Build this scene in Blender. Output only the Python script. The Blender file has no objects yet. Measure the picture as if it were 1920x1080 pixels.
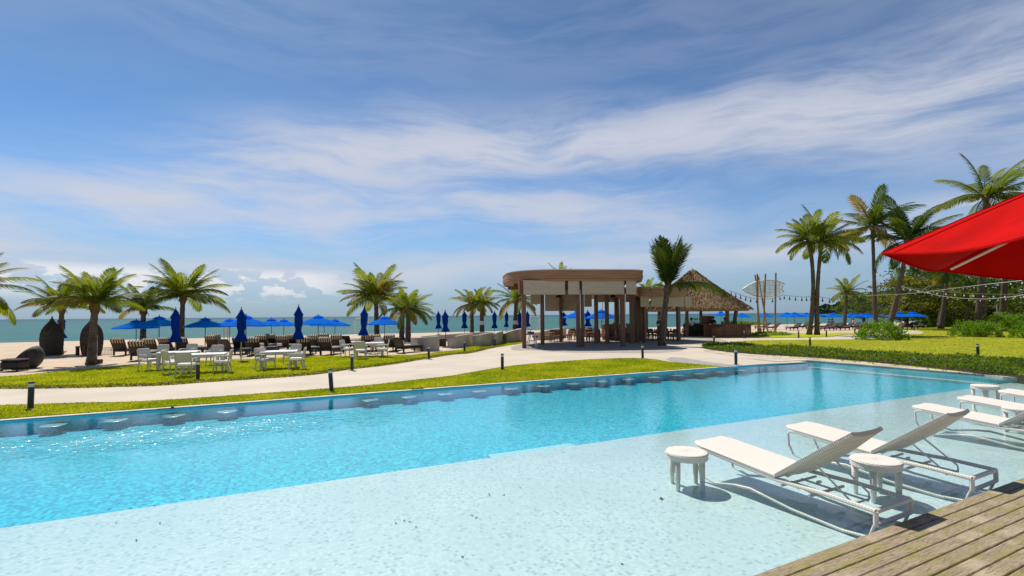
import bpy, math, random
import numpy as np
from mathutils import Vector, Matrix, Euler
from mathutils.geometry import tessellate_polygon

random.seed(7)
RN = np.random.default_rng(11)
S = bpy.context.scene
COL = S.collection
rad = math.radians

# ------------------------------------------------------------------ camera
F = 920.0; CH = 2.0; PITCH = rad(1.6); ROLL = math.atan(.0083)
SHY = 51 - F * math.tan(PITCH)
cam_d = bpy.data.cameras.new('camera'); cam = bpy.data.objects.new('camera', cam_d); COL.objects.link(cam)
cam_d.sensor_width = 36; cam_d.lens = F / 1920 * 36; cam_d.shift_y = SHY / 1920
cam_d.clip_start = .05; cam_d.clip_end = 60000
_up = Vector((0, -math.sin(PITCH), math.cos(PITCH))); _fw = Vector((0, math.cos(PITCH), math.sin(PITCH))); _rt = Vector((1, 0, 0))
_c, _s = math.cos(ROLL), math.sin(ROLL)
_x = _rt * _c - _up * _s; _y = _rt * _s + _up * _c
m = Matrix((_x, _y, -_fw)).transposed().to_4x4(); m.translation = (0, 0, CH)
cam.matrix_world = m
S.camera = cam

# ------------------------------------------------------------------ light
SUN_AZ = rad(-36); SUN_EL = rad(57)
sd = Vector((math.sin(SUN_AZ) * math.cos(SUN_EL), math.cos(SUN_AZ) * math.cos(SUN_EL), math.sin(SUN_EL)))
sun_d = bpy.data.lights.new('sun', 'SUN'); sun = bpy.data.objects.new('sun', sun_d); COL.objects.link(sun)
sun_d.energy = 4.6; sun_d.angle = rad(.53); sun_d.color = (1, .95, .87)
sun.rotation_euler = (-sd).to_track_quat('-Z', 'Y').to_euler()
S.view_settings.view_transform = 'Standard'; S.view_settings.look = 'None'
S.view_settings.exposure = .25; S.view_settings.gamma = 1; S.view_settings.use_curve_mapping = False
S.cycles.max_bounces = 8; S.cycles.transparent_max_bounces = 12; S.cycles.glossy_bounces = 3
S.cycles.diffuse_bounces = 3; S.cycles.transmission_bounces = 4
S.cycles.caustics_reflective = False; S.cycles.caustics_refractive = False
S.cycles.sample_clamp_indirect = 4; S.cycles.use_denoising = True


class NT:
    """small helper round a node tree"""
    def __init__(s, t): s.t = t; s.n = t.nodes; s.l = t.links
    def add(s, ty, **k):
        n = s.n.new(ty)
        for a, b in k.items(): setattr(n, a, b)
        return n
    def put(s, sock, v):
        if isinstance(v, bpy.types.NodeSocket): s.l.new(v, sock)
        elif v is not None: sock.default_value = v
    def m(s, op, a, b=None, c=None, clamp=False):
        n = s.add('ShaderNodeMath', operation=op, use_clamp=clamp)
        s.put(n.inputs[0], a)
        if b is not None: s.put(n.inputs[1], b)
        if c is not None: s.put(n.inputs[2], c)
        return n.outputs[0]
    def mix(s, f, a, b, blend='MIX'):
        n = s.add('ShaderNodeMix', data_type='RGBA', blend_type=blend)
        s.put(n.inputs[0], f); s.put(n.inputs[6], col4(a)); s.put(n.inputs[7], col4(b))
        return n.outputs[2]
    def noise(s, vec, scale, detail=3, rough=.55, dist=0):
        n = s.add('ShaderNodeTexNoise')
        s.put(n.inputs['Vector'], vec); n.inputs['Scale'].default_value = scale
        n.inputs['Detail'].default_value = detail; n.inputs['Roughness'].default_value = rough
        n.inputs['Distortion'].default_value = dist
        return n.outputs[0]
    def ss(s, v, lo, hi, a=0., b=1.):
        n = s.add('ShaderNodeMapRange', interpolation_type='SMOOTHSTEP')
        s.put(n.inputs[0], v); n.inputs[1].default_value = lo; n.inputs[2].default_value = hi
        n.inputs[3].default_value = a; n.inputs[4].default_value = b
        return n.outputs[0]
    def comb(s, x, y, z=0.):
        n = s.add('ShaderNodeCombineXYZ'); s.put(n.inputs[0], x); s.put(n.inputs[1], y); s.put(n.inputs[2], z); return n.outputs[0]
    def sep(s, v):
        n = s.add('ShaderNodeSeparateXYZ'); s.put(n.inputs[0], v); return n.outputs


def col4(c):
    return (c[0], c[1], c[2], 1) if isinstance(c, tuple) and len(c) == 3 else c


# ------------------------------------------------------------------ sky
world = bpy.data.worlds.new('World'); S.world = world; world.use_nodes = True
w = NT(world.node_tree); w.n.clear()
wo = w.add('ShaderNodeOutputWorld'); bg = w.add('ShaderNodeBackground'); w.l.new(bg.outputs[0], wo.inputs[0])
sky = w.add('ShaderNodeTexSky', sky_type='NISHITA'); sky.sun_disc = False
sky.sun_elevation = SUN_EL; sky.sun_rotation = SUN_AZ; sky.air_density = 1.0; sky.dust_density = .6; sky.ozone_density = 2.2
g = w.add('ShaderNodeTexCoord').outputs['Generated']
gx, gy, gz = w.sep(g)
RADDEG = 180 / math.pi
az = w.m('MULTIPLY', w.m('ARCTAN2', gx, gy), RADDEG)
el = w.m('MULTIPLY', w.m('ARCSINE', gz), RADDEG)


def curve(nt, v, pts, x0, x1, y0, y1):
    t = nt.m('DIVIDE', nt.m('SUBTRACT', v, x0), x1 - x0, clamp=True)
    n = nt.add('ShaderNodeFloatCurve'); cv = n.mapping.curves[0]
    P = [((x - x0) / (x1 - x0), (y - y0) / (y1 - y0)) for x, y in pts]
    cv.points[0].location = P[0]; cv.points[-1].location = P[-1]
    for p in P[1:-1]: cv.points.new(*p)
    n.mapping.update(); nt.l.new(t, n.inputs['Value'])
    return nt.m('ADD', nt.m('MULTIPLY', n.outputs[0], y1 - y0), y0)


def gauss(nt, d, wd):
    q = nt.m('DIVIDE', d, wd); return nt.m('EXPONENT', nt.m('MULTIPLY', nt.m('MULTIPLY', q, q), -1.))


warp = w.m('MULTIPLY', w.m('SUBTRACT', w.noise(w.comb(w.m('MULTIPLY', az, .045), w.m('MULTIPLY', el, .08)), 1.0, 2), .5), 7.)
elw = w.m('ADD', el, warp)
streak = w.noise(w.comb(w.m('MULTIPLY', az, .035), w.m('MULTIPLY', elw, .22), 3.1), 1.15, 6, .62, .12)
fine = w.noise(w.comb(w.m('MULTIPLY', az, .09), w.m('MULTIPLY', elw, .55), 8.7), 1.5, 7, .66, .25)
tex = w.m('ADD', w.m('MULTIPLY', streak, .80), w.m('MULTIPLY', fine, .20))
# arching cirrus band, rising from the left and flattening to the right
c1 = curve(w, az, [(-60, 5), (-41, 9.5), (-27, 14.5), (-4, 18.5), (20, 18.6), (35, 18.2), (60, 18.0)], -60, 60, 0, 30)
w1 = curve(w, az, [(-60, 5), (-40, 5), (-10, 5.0), (15, 4.0), (30, 5.0), (46, 7.0), (60, 8)], -60, 60, 0, 10)
b1 = gauss(w, w.m('SUBTRACT', elw, c1), w1)
# wide thin veil under the band at left and centre
c2 = curve(w, az, [(-60, 6), (-30, 10.5), (0, 12.5), (20, 10.5), (60, 6)], -60, 60, 0, 30)
b2 = gauss(w, w.m('SUBTRACT', elw, c2), 4.6)
side = w.ss(az, 14, 26, 1., .35)
b2 = w.m('MULTIPLY', b2, side)
# low layer on the right
c3 = curve(w, az, [(-60, 4.5), (-10, 5.5), (20, 6.0), (46, 8.), (60, 8)], -60, 60, 0, 30)
b3 = w.m('MULTIPLY', gauss(w, w.m('SUBTRACT', elw, c3), 2.4), .85)
b4 = w.m('MULTIPLY', gauss(w, w.m('SUBTRACT', elw, 29.), 6.), .22)
band = w.m('MAXIMUM', w.m('MAXIMUM', b1, w.m('MULTIPLY', b2, .92)), w.m('MAXIMUM', b3, b4))
mask = w.m('MULTIPLY', band, w.ss(tex, .32, .60, .20, 1.0))
mask = w.m('MULTIPLY', mask, .92)
# pale haze near the horizon
hz = w.ss(el, 0, 12, .66, 0.)
# small cumulus near the horizon
cu = w.noise(w.comb(w.m('MULTIPLY', az, .34), w.m('MULTIPLY', el, .75), 1.3), 1.0, 6, .6)
cb = w.m('MULTIPLY', w.ss(el, 1.2, 3.2), w.ss(el, 4.2, 5.2, 1., 0.))
cb = w.m('MULTIPLY', cb, w.ss(az, -24, -16, 1., .0))
cum = w.m('MULTIPLY', w.ss(cu, .47, .54), cb)
skc = w.mix(1., sky.outputs[0], (.46, .71, .93), 'MULTIPLY')
deep = w.ss(el, 6, 34, 1.05, .74)
skc = w.mix(1., skc, w.comb(deep, deep, deep), 'MULTIPLY')
c = w.mix(hz, skc, (2.55, 3.35, 4.6))
c = w.mix(mask, c, (5.2, 5.4, 6.15))
c = w.mix(w.m('MULTIPLY', cum, .8), c, (7.2, 7.2, 7.4))
under = w.ss(el, -3, -.5, 1., 0.)
c = w.mix(under, c, (.9, 1.1, 1.2))
w.l.new(c, bg.inputs[0]); bg.inputs[1].default_value = .1


# ------------------------------------------------------------------ pixel -> place (camera model above)
def at(px, py, z=0.):
    x = px - 960; y = 540 + SHY - py
    c, s = math.cos(ROLL), math.sin(ROLL)
    xr = c * x + s * y; yr = -s * x + c * y
    cp, sp = math.cos(PITCH), math.sin(PITCH)
    D = (xr, F * cp - yr * sp, F * sp + yr * cp)
    t = (z - CH) / D[2]
    return (D[0] * t, D[1] * t)


def zat(px, py, Y):
    """height of the point seen at px,py when it stands at depth Y"""
    x = px - 960; y = 540 + SHY - py
    c, s = math.cos(ROLL), math.sin(ROLL)
    xr = c * x + s * y; yr = -s * x + c * y
    cp, sp = math.cos(PITCH), math.sin(PITCH)
    D = (xr, F * cp - yr * sp, F * sp + yr * cp)
    return CH + D[2] * Y / D[1], D[0] * Y / D[1]


E1 = np.array([.9022, .4314]); E2 = np.array([-.4314, .9022])
E1 /= np.linalg.norm(E1); E2 = np.array([-E1[1], E1[0]])
def st(s, t): p = E1 * s + E2 * t; return (float(p[0]), float(p[1]))
def to_st(p): q = np.array(p[:2]); return float(q @ E1), float(q @ E2)
ANG = math.atan2(E1[1], E1[0])


# ------------------------------------------------------------------ materials
def newmat(name):
    m = bpy.data.materials.new(name); m.use_nodes = True
    t = NT(m.node_tree); b = t.n['Principled BSDF']
    return m, t, b


def mat(name, c, rough=.7, var=None, vscale=6, bump=0, bscale=30, metal=0, spec=.5, coord='Object', stretch=None, rnd=0., detail=4):
    m, t, b = newmat(name)
    v = t.add('ShaderNodeTexCoord').outputs[coord]
    if stretch:
        mp = t.add('ShaderNodeMapping'); mp.inputs['Scale'].default_value = stretch; t.l.new(v, mp.inputs[0]); v = mp.outputs[0]
    cc = col4(c)
    if var:
        n = t.noise(v, vscale, detail)
        cc = t.mix(t.ss(n, .33, .67), c, var)
    if rnd:
        oi = t.add('ShaderNodeObjectInfo').outputs['Random']
        k = t.m('ADD', t.m('MULTIPLY', oi, rnd), 1 - rnd / 2)
        cc = t.mix(1., cc, t.comb(k, k, k), 'MULTIPLY')
    t.put(b.inputs['Base Color'], cc)
    b.inputs['Roughness'].default_value = rough; b.inputs['Metallic'].default_value = metal
    b.inputs['Specular IOR Level'].default_value = spec
    if bump:
        bn = t.add('ShaderNodeBump'); bn.inputs['Strength'].default_value = bump; bn.inputs['Distance'].default_value = .01
        t.l.new(t.noise(v, bscale, 4), bn.inputs['Height']); t.l.new(bn.outputs[0], b.inputs['Normal'])
    return m


def leafmat(name, c, c2, trans=.4, rnd=.4, tc=None, rough=.5, vscale=2.):
    m, t, b = newmat(name)
    v = t.add('ShaderNodeTexCoord').outputs['Object']
    oi = t.add('ShaderNodeObjectInfo').outputs['Random']
    f = t.m('ADD', t.m('MULTIPLY', t.ss(t.noise(v, vscale, 3), .35, .65), .6), t.m('MULTIPLY', oi, rnd), clamp=True)
    cc = t.mix(f, c, c2)
    t.put(b.inputs['Base Color'], cc); b.inputs['Roughness'].default_value = rough
    b.inputs['Specular IOR Level'].default_value = .22
    tr = t.add('ShaderNodeBsdfTranslucent')
    t.put(tr.inputs[0], t.mix(1., cc, col4(tc or (1.5, 1.5, .6)), 'MULTIPLY'))
    mx = t.add('ShaderNodeMixShader'); mx.inputs[0].default_value = trans
    t.l.new(b.outputs[0], mx.inputs[1]); t.l.new(tr.outputs[0], mx.inputs[2])
    t.l.new(mx.outputs[0], t.n['Material Output'].inputs[0])
    return m


def fabric(name, c, trans=.3, tc=None, c2=None):
    m, t, b = newmat(name)
    v = t.add('ShaderNodeTexCoord').outputs['Object']
    n = t.noise(v, 3., 4)
    k = t.ss(n, .3, .7, .82, 1.1)
    cc = t.mix(1., c, t.comb(k, k, k), 'MULTIPLY')
    t.put(b.inputs['Base Color'], cc); b.inputs['Roughness'].default_value = .9; b.inputs['Specular IOR Level'].default_value = .05
    tr = t.add('ShaderNodeBsdfTranslucent'); t.put(tr.inputs[0], col4(tc or c))
    mx = t.add('ShaderNodeMixShader'); mx.inputs[0].default_value = trans
    t.l.new(b.outputs[0], mx.inputs[1]); t.l.new(tr.outputs[0], mx.inputs[2]); t.l.new(mx.outputs[0], t.n['Material Output'].inputs[0])
    bn = t.add('ShaderNodeBump'); bn.inputs['Strength'].default_value = .25; bn.inputs['Distance'].default_value = .02
    t.l.new(t.noise(v, 14., 3), bn.inputs['Height']); t.l.new(bn.outputs[0], b.inputs['Normal'])
    return m


def weave(name, c, c2, scale=40, bump=.6, rough=.6, coord='Object', ratio=.5):
    m, t, b = newmat(name)
    v = t.add('ShaderNodeTexCoord').outputs[coord]
    x, y, z = t.sep(v)
    sx = t.m('SINE', t.m('MULTIPLY', t.m('ADD', x, t.m('MULTIPLY', z, .35)), scale * 6.28)); sy = t.m('SINE', t.m('MULTIPLY', t.m('ADD', y, t.m('MULTIPLY', z, 1.)), scale * 6.28 * ratio))
    h = t.m('ADD', t.m('MULTIPLY', t.m('MULTIPLY', sx, sy), .5), .5)
    t.put(b.inputs['Base Color'], t.mix(h, c2, c)); b.inputs['Roughness'].default_value = rough
    bn = t.add('ShaderNodeBump'); bn.inputs['Strength'].default_value = bump; bn.inputs['Distance'].default_value = .006
    t.l.new(h, bn.inputs['Height']); t.l.new(bn.outputs[0], b.inputs['Normal'])
    return m


M = {}
M['sand'] = mat('sand', (.56, .43, .30), .95, (.46, .345, .235), .9, .8, 3.0, coord='Object')
M['path'] = mat('concrete', (.55, .465, .365), .85, (.48, .405, .315), .5, .25, 14)
M['apron'] = mat('grey_aggregate', (.34, .31, .27), .9, (.27, .25, .22), 3, .4, 30)
M['gravel'] = mat('gravel', (.40, .36, .30), .95, (.26, .23, .20), 9, 1., 24)
M['coping'] = mat('coping_stone', (.62, .53, .38), .8, (.48, .40, .28), 2.5, .3, 20)
M['kerb'] = mat('kerb_concrete', (.62, .52, .40), .85, (.38, .32, .25), 1.2, .4, 20)
M['wall'] = mat('rendered_wall', (.50, .45, .38), .9, (.38, .34, .28), 1.2, .5, 10)
M['edging'] = mat('dark_edging', (.05, .04, .025), .9)
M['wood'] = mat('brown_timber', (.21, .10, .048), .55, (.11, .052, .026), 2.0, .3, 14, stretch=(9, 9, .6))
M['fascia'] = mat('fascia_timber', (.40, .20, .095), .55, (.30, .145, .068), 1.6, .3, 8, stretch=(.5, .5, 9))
M['bamboo'] = mat('bamboo', (.42, .25, .12), .6, (.28, .15, .07), 3, .3, 12)
M['roofing'] = mat('roof_membrane', (.35, .30, .24), .85, (.28, .24, .2), 1)
M['blind'] = mat('blind_fabric', (.53, .44, .33), .85, (.46, .38, .28), 1.4, .2, 20, stretch=(1, 1, 9))
M['chairwood'] = mat('teak', (.25, .10, .04), .5, (.16, .062, .026), 5, rnd=.35)
M['white'] = mat('white_woven', (.66, .62, .54), .6, (.50, .46, .39), 45, .6, 60)
M['whitetop'] = mat('white_tabletop', (.80, .79, .76), .5, (.72, .71, .68), 8)
M['whitepaint'] = mat('white_paint', (.78, .77, .72), .5, (.62, .60, .54), 4)
M['black'] = mat('black_metal', (.012, .011, .012), .4, (.03, .028, .027), 5)
M['lampglass'] = mat('lamp_lens', (.72, .74, .74), .15, (.6, .6, .6), 20)
M['steel'] = mat('steel', (.55, .55, .53), .3, metal=.8)
M['rattan'] = weave('dark_rattan', (.018, .011, .008), (.005, .004, .003), 9, .8, .5)
M['pod'] = weave('grey_brown_rattan', (.085, .065, .048), (.022, .017, .013), 7, 1., .75, ratio=1.)
M['cushdark'] = mat('dark_cushion', (.035, .02, .018), .9, (.05, .03, .03), 4)
M['towel'] = mat('pale_towel', (.70, .66, .58), .95, (.60, .56, .48), 6)
M['pole'] = mat('umbrella_pole', (.10, .055, .03), .5, (.06, .035, .02), 6)
M['palepole'] = mat('pale_pole', (.52, .42, .28), .5, (.4, .32, .2), 6)
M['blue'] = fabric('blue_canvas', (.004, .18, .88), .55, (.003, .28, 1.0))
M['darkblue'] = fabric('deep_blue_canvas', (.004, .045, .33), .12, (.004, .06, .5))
M['red'] = fabric('red_canvas', (.46, .003, .002), .02, (.4, .0, .0))
M['thatch'] = mat('thatch', (.30, .20, .095), .95, (.15, .092, .043), 8, 1., 30, detail=8)
M['bulb'] = mat('glass_bulb', (.75, .75, .72), .1)
M['wire'] = mat('pale_cable', (.55, .53, .48), .6)
M['darkwire'] = mat('dark_cable', (.05, .05, .06), .6)
M['skin'] = mat('skin', (.36, .19, .11), .55)
M['hair'] = mat('black_hair', (.012, .010, .009), .5)
M['sign'] = mat('cream_board', (.58, .50, .33), .7, (.5, .42, .28), 3)
M['paper'] = mat('white_paper', (.72, .72, .70), .8)
M['bluepanel'] = mat('blue_panel', (.03, .06, .35), .6)
M['dark'] = mat('dark_interior', (.035, .028, .022), .9, (.06, .045, .03), 3)
M['bottle'] = mat('bottle_glass', (.05, .16, .06), .1, (.30, .14, .04), 8)
M['bark'] = mat('tree_bark', (.16, .12, .085), .9, (.08, .06, .045), 6, .8, 20)
M['debris'] = mat('dead_leaf', (.05, .035, .02), .9)
M['frond'] = leafmat('palm_leaf', (.045, .095, .012), (.21, .225, .015), .40, .45, (1.7, 1.7, .45), rough=.6)
M['frond_dark'] = leafmat('palm_leaf_dark', (.026, .062, .012), (.10, .135, .014), .32, .45, (1.5, 1.6, .5), rough=.6)
M['frond_old'] = leafmat('palm_leaf_yellowing', (.17, .155, .02), (.24, .20, .03), .42, .5, (1.6, 1.3, .5))
M['dead'] = mat('dry_sheath', (.20, .12, .05), .9, (.10, .06, .03), 8)
M['hedge'] = leafmat('ground_cover_leaf', (.06, .12, .012), (.20, .25, .025), .38, .3, (1.6, 1.6, .5), vscale=1.6)
M['bush'] = leafmat('bush_leaf', (.08, .19, .015), (.26, .38, .04), .38, .3, (1.5, 1.5, .5), vscale=3)
M['tree'] = leafmat('tree_leaf', (.035, .085, .014), (.12, .17, .02), .3, .4, (1.5, 1.5, .5), vscale=.8)
M['tree_y'] = leafmat('olive_leaf', (.09, .12, .014), (.22, .21, .025), .35, .4, (1.5, 1.4, .5), vscale=.8)
M['needle'] = leafmat('casuarina_needle', (.035, .055, .03), (.08, .10, .05), .2, .4, (1.2, 1.2, .8))
M['hill'] = leafmat('hill_forest', (.035, .065, .045), (.06, .10, .065), .0, .1, vscale=.06)
M['edgeleaf'] = leafmat('edge_leaf', (.08, .10, .012), (.24, .22, .03), .3, .4, (1.5, 1.4, .5))
M['blade'] = leafmat('grass_blade', (.27, .34, .012), (.56, .53, .05), .48, .3, (1.35, 1.3, .5), vscale=.7)


def trunk_mat():
    m, t, b = newmat('palm_trunk')
    v = t.add('ShaderNodeTexCoord').outputs['Object']
    x, y, z = t.sep(v)
    n = t.noise(v, 5, 4)
    ring = t.m('FRACT', t.m('ADD', t.m('MULTIPLY', z, 9.), t.m('MULTIPLY', n, .8)))
    cc = t.mix(t.ss(n, .35, .65), (.17, .125, .085), (.085, .062, .042))
    cc = t.mix(t.ss(ring, .72, .95), cc, (.045, .034, .025))
    t.put(b.inputs['Base Color'], cc); b.inputs['Roughness'].default_value = .9
    bn = t.add('ShaderNodeBump'); bn.inputs['Strength'].default_value = .9; bn.inputs['Distance'].default_value = .03
    t.l.new(ring, bn.inputs['Height']); t.l.new(bn.outputs[0], b.inputs['Normal'])
    return m
M['trunk'] = trunk_mat()


def stripe_mat():
    m, t, b = newmat('striped_canvas')
    x, y, z = t.sep(t.add('ShaderNodeTexCoord').outputs['Object'])
    f = t.m('GREATER_THAN', t.m('FRACT', t.m('ADD', t.m('MULTIPLY', x, 8.), .25)), .5)
    t.put(b.inputs['Base Color'], t.mix(f, (.03, .016, .012), (.46, .37, .26))); b.inputs['Roughness'].default_value = .9
    return m
M['stripe'] = stripe_mat()


def lawn_mat(name, a, b_, c_):
    m, t, b = newmat(name)
    v = t.add('ShaderNodeTexCoord').outputs['Object']
    n1 = t.noise(v, .35, 4); n2 = t.noise(v, 5., 5, .65); n3 = t.noise(v, 45., 2)
    cc = t.mix(t.ss(n1, .40, .60), a, b_)
    cc = t.mix(t.m('MULTIPLY', t.ss(n2, .45, .7), .6), cc, c_)
    k = t.ss(n3, .25, .75, .72, 1.2)
    cc = t.mix(1., cc, t.comb(k, k, k), 'MULTIPLY')
    t.put(b.inputs['Base Color'], cc); b.inputs['Roughness'].default_value = .95; b.inputs['Specular IOR Level'].default_value = .1
    bn = t.add('ShaderNodeBump'); bn.inputs['Strength'].default_value = .8; bn.inputs['Distance'].default_value = .03
    t.l.new(t.m('ADD', n3, n2), bn.inputs['Height']); t.l.new(bn.outputs[0], b.inputs['Normal'])
    return m
M['lawn'] = lawn_mat('lawn', (.34, .375, .014), (.45, .455, .022), (.25, .30, .014))
M['lawn2'] = lawn_mat('lawn_right', (.29, .30, .014), (.35, .34, .022), (.21, .24, .014))


def tile_mat(name, cols, size=.03, grout=(.6, .65, .64), dark=.03):
    m, t, b = newmat(name)
    v = t.add('ShaderNodeTexCoord').outputs['Object']
    br = t.add('ShaderNodeTexBrick'); br.offset = 0; br.squash = 1
    t.l.new(v, br.inputs['Vector']); br.inputs['Scale'].default_value = 1 / size
    br.inputs['Mortar Size'].default_value = .06; br.inputs['Brick Width'].default_value = 1; br.inputs['Row Height'].default_value = 1
    br.inputs['Color1'].default_value = (0, 0, 0, 1); br.inputs['Color2'].default_value = (1, 1, 1, 1); br.inputs['Mortar'].default_value = (.5, .5, .5, 1)
    br.inputs['Bias'].default_value = 0
    sc = t.add('ShaderNodeVectorMath', operation='SCALE'); t.l.new(v, sc.inputs[0]); sc.inputs['Scale'].default_value = 1 / size
    fl = t.add('ShaderNodeVectorMath', operation='FLOOR'); t.l.new(sc.outputs[0], fl.inputs[0])
    wn = t.add('ShaderNodeTexWhiteNoise', noise_dimensions='3D'); t.l.new(fl.outputs[0], wn.inputs['Vector'])
    f = wn.outputs['Value']
    cc = t.mix(t.ss(f, 0, 1), cols[0], cols[1])
    big = t.noise(v, .9, 4)
    cc = t.mix(t.m('MULTIPLY', t.ss(big, .35, .7), .5), cc, cols[2])
    cc = t.mix(t.m('GREATER_THAN', f, 1 - dark), cc, cols[3])
    cc = t.mix(t.m('MULTIPLY', br.outputs['Fac'], .8), cc, grout)
    t.put(b.inputs['Base Color'], cc); b.inputs['Roughness'].default_value = .35
    return m
M['shelf_tile'] = tile_mat('pale_mosaic', [(.525, .575, .565), (.665, .68, .66), (.50, .565, .56), (.40, .49, .49)], .035, (.54, .58, .565), .09)
M['deep_tile'] = tile_mat('turquoise_mosaic', [(.002, .30, .45), (.06, .66, .74), (.01, .48, .60), (.002, .28, .44)], .045, (.05, .54, .62), .14)  # raised tile contrast stands in for the ripple light over the deep floor
M['wall_tile'] = tile_mat('brightened_wall_mosaic', [(.03, .62, .84), (.10, .80, .95), (.04, .72, .90), (.0, .56, .80)], .04, (.12, .68, .80), .1)  # bright tile colour stands in for light scattered underwater on the shaded wall
M['step_tile'] = tile_mat('step_mosaic', [(.30, .62, .66), (.42, .70, .72), (.32, .60, .65), (.22, .52, .58)], .035)
M['seat_tile'] = tile_mat('beige_mosaic', [(.07, .30, .38), (.13, .38, .44), (.09, .32, .40), (.05, .24, .32)], .03)


def water_mat():
    m, t, b = newmat('pool_water')
    t.n.remove(b)
    v = t.add('ShaderNodeTexCoord').outputs['Object']
    x, y, z = t.sep(v)
    n1 = t.noise(v, 5.5, 3, .6, .6); n2 = t.noise(v, 17., 2, .5, .4)
    # strip of steeper ripples, added to catch the sun glint at the far side
    s_, t_ = PG[0], PG[1]
    dx = t.m('DIVIDE', t.m('SUBTRACT', x, s_), 3.4); dy = t.m('DIVIDE', t.m('SUBTRACT', y, t_), .8)
    ruf = t.m('EXPONENT', t.m('MULTIPLY', t.m('ADD', t.m('MULTIPLY', dx, dx), t.m('MULTIPLY', dy, dy)), -1.))
    ruf = t.m('MULTIPLY', ruf, t.ss(t.noise(v, 1.4, 4), .25, .5))
    bn = t.add('ShaderNodeBump')
    bn.inputs['Strength'].default_value = .4; bn.inputs['Distance'].default_value = .010
    t.l.new(t.m('ADD', n1, t.m('MULTIPLY', n2, .35)), bn.inputs['Height'])
    b2n = t.add('ShaderNodeBump'); b2n.inputs['Distance'].default_value = .075; t.l.new(t.m('MULTIPLY', ruf, 1.7, clamp=True), b2n.inputs['Strength'])
    t.l.new(t.noise(v, 7., 2, .55, .2), b2n.inputs['Height']); t.l.new(bn.outputs[0], b2n.inputs['Normal']); bn = b2n
    gl = t.add('ShaderNodeBsdfGlossy'); gl.inputs['Color'].default_value = (1, 1, 1, 1)
    t.l.new(t.m('ADD', t.m('MULTIPLY', ruf, .22), .015), gl.inputs['Roughness'])
    t.l.new(bn.outputs[0], gl.inputs['Normal'])
    tr = t.add('ShaderNodeBsdfTransparent'); tr.inputs[0].default_value = (.87, .985, .985, 1)
    ge = t.add('ShaderNodeNewGeometry'); dt = t.add('ShaderNodeVectorMath', operation='DOT_PRODUCT')
    t.l.new(ge.outputs['Incoming'], dt.inputs[0]); t.l.new(bn.outputs[0], dt.inputs[1])
    cs = t.m('ABSOLUTE', dt.outputs['Value']); f5 = t.m('POWER', t.m('SUBTRACT', 1., cs, clamp=True), 5.)
    fres = t.m('ADD', t.m('MULTIPLY', f5, .98), .02)
    mx = t.add('ShaderNodeMixShader')
    t.l.new(t.m('MULTIPLY', fres, .85), mx.inputs[0]); t.l.new(tr.outputs[0], mx.inputs[1]); t.l.new(gl.outputs[0], mx.inputs[2])
    t.l.new(mx.outputs[0], t.n['Material Output'].inputs[0])
    return m
PG = to_st(at(340, 812, -.04))
M['water'] = water_mat()


def sea_mat():
    m, t, b = newmat('sea_water')
    v = t.add('ShaderNodeTexCoord').outputs['Object']
    x, y, z = t.sep(v)
    n = t.noise(t.comb(t.m('MULTIPLY', x, .05), t.m('MULTIPLY', y, .22)), 1.0, 5, .6)
    cc = t.mix(t.ss(n, .3, .7), (.008, .052, .075), (.018, .088, .105))
    cc = t.mix(t.ss(y, 70, 900), t.mix(t.ss(n, .3, .7), (.016, .095, .090), (.036, .145, .130)), cc)
    t.put(b.inputs['Base Color'], cc); b.inputs['Roughness'].default_value = .4; b.inputs['Specular IOR Level'].default_value = .06
    bn = t.add('ShaderNodeBump'); bn.inputs['Strength'].default_value = .9; bn.inputs['Distance'].default_value = .25
    n2 = t.noise(t.comb(t.m('MULTIPLY', x, .35), t.m('MULTIPLY', y, 1.1)), 1.0, 4, .65)
    t.l.new(n2, bn.inputs['Height']); t.l.new(bn.outputs[0], b.inputs['Normal'])
    return m
M['sea'] = sea_mat()


def deck_mat():
    m, t, b = newmat('weathered_decking')
    v = t.add('ShaderNodeTexCoord').outputs['Object']
    oi = t.add('ShaderNodeObjectInfo').outputs['Random']
    x, y, z = t.sep(v)
    u = t.comb(t.m('ADD', t.m('MULTIPLY', x, 1.), t.m('MULTIPLY', oi, 50.)), t.m('MULTIPLY', y, 16.), t.m('MULTIPLY', oi, 9.))
    g1 = t.noise(u, 4.5, 7, .75, 1.6); g2 = t.noise(u, 9., 5, .65, .8)
    st_ = t.noise(t.comb(t.m('ADD', t.m('MULTIPLY', x, .9), t.m('MULTIPLY', oi, 31.)), t.m('MULTIPLY', y, 3.)), 3.2, 4, .65)
    cc = t.mix(t.ss(g1, .3, .7), (.19, .135, .08), (.44, .345, .225))
    cc = t.mix(t.m('MULTIPLY', t.ss(st_, .45, .62), .75), cc, (.26, .235, .055))
    cc = t.mix(t.m('MULTIPLY', t.ss(t.noise(v, 1.7, 3), .5, .68), .6), cc, (.52, .42, .30))
    cc = t.mix(t.m('MULTIPLY', t.ss(g2, .53, .64), .8), cc, (.075, .05, .028))
    t.put(b.inputs['Base Color'], cc); b.inputs['Roughness'].default_value = .85
    bn = t.add('ShaderNodeBump'); bn.inputs['Strength'].default_value = .8; bn.inputs['Distance'].default_value = .006
    t.l.new(t.m('ADD', g1, g2), bn.inputs['Height']); t.l.new(bn.outputs[0], b.inputs['Normal'])
    return m
M['deck'] = deck_mat()


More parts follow.
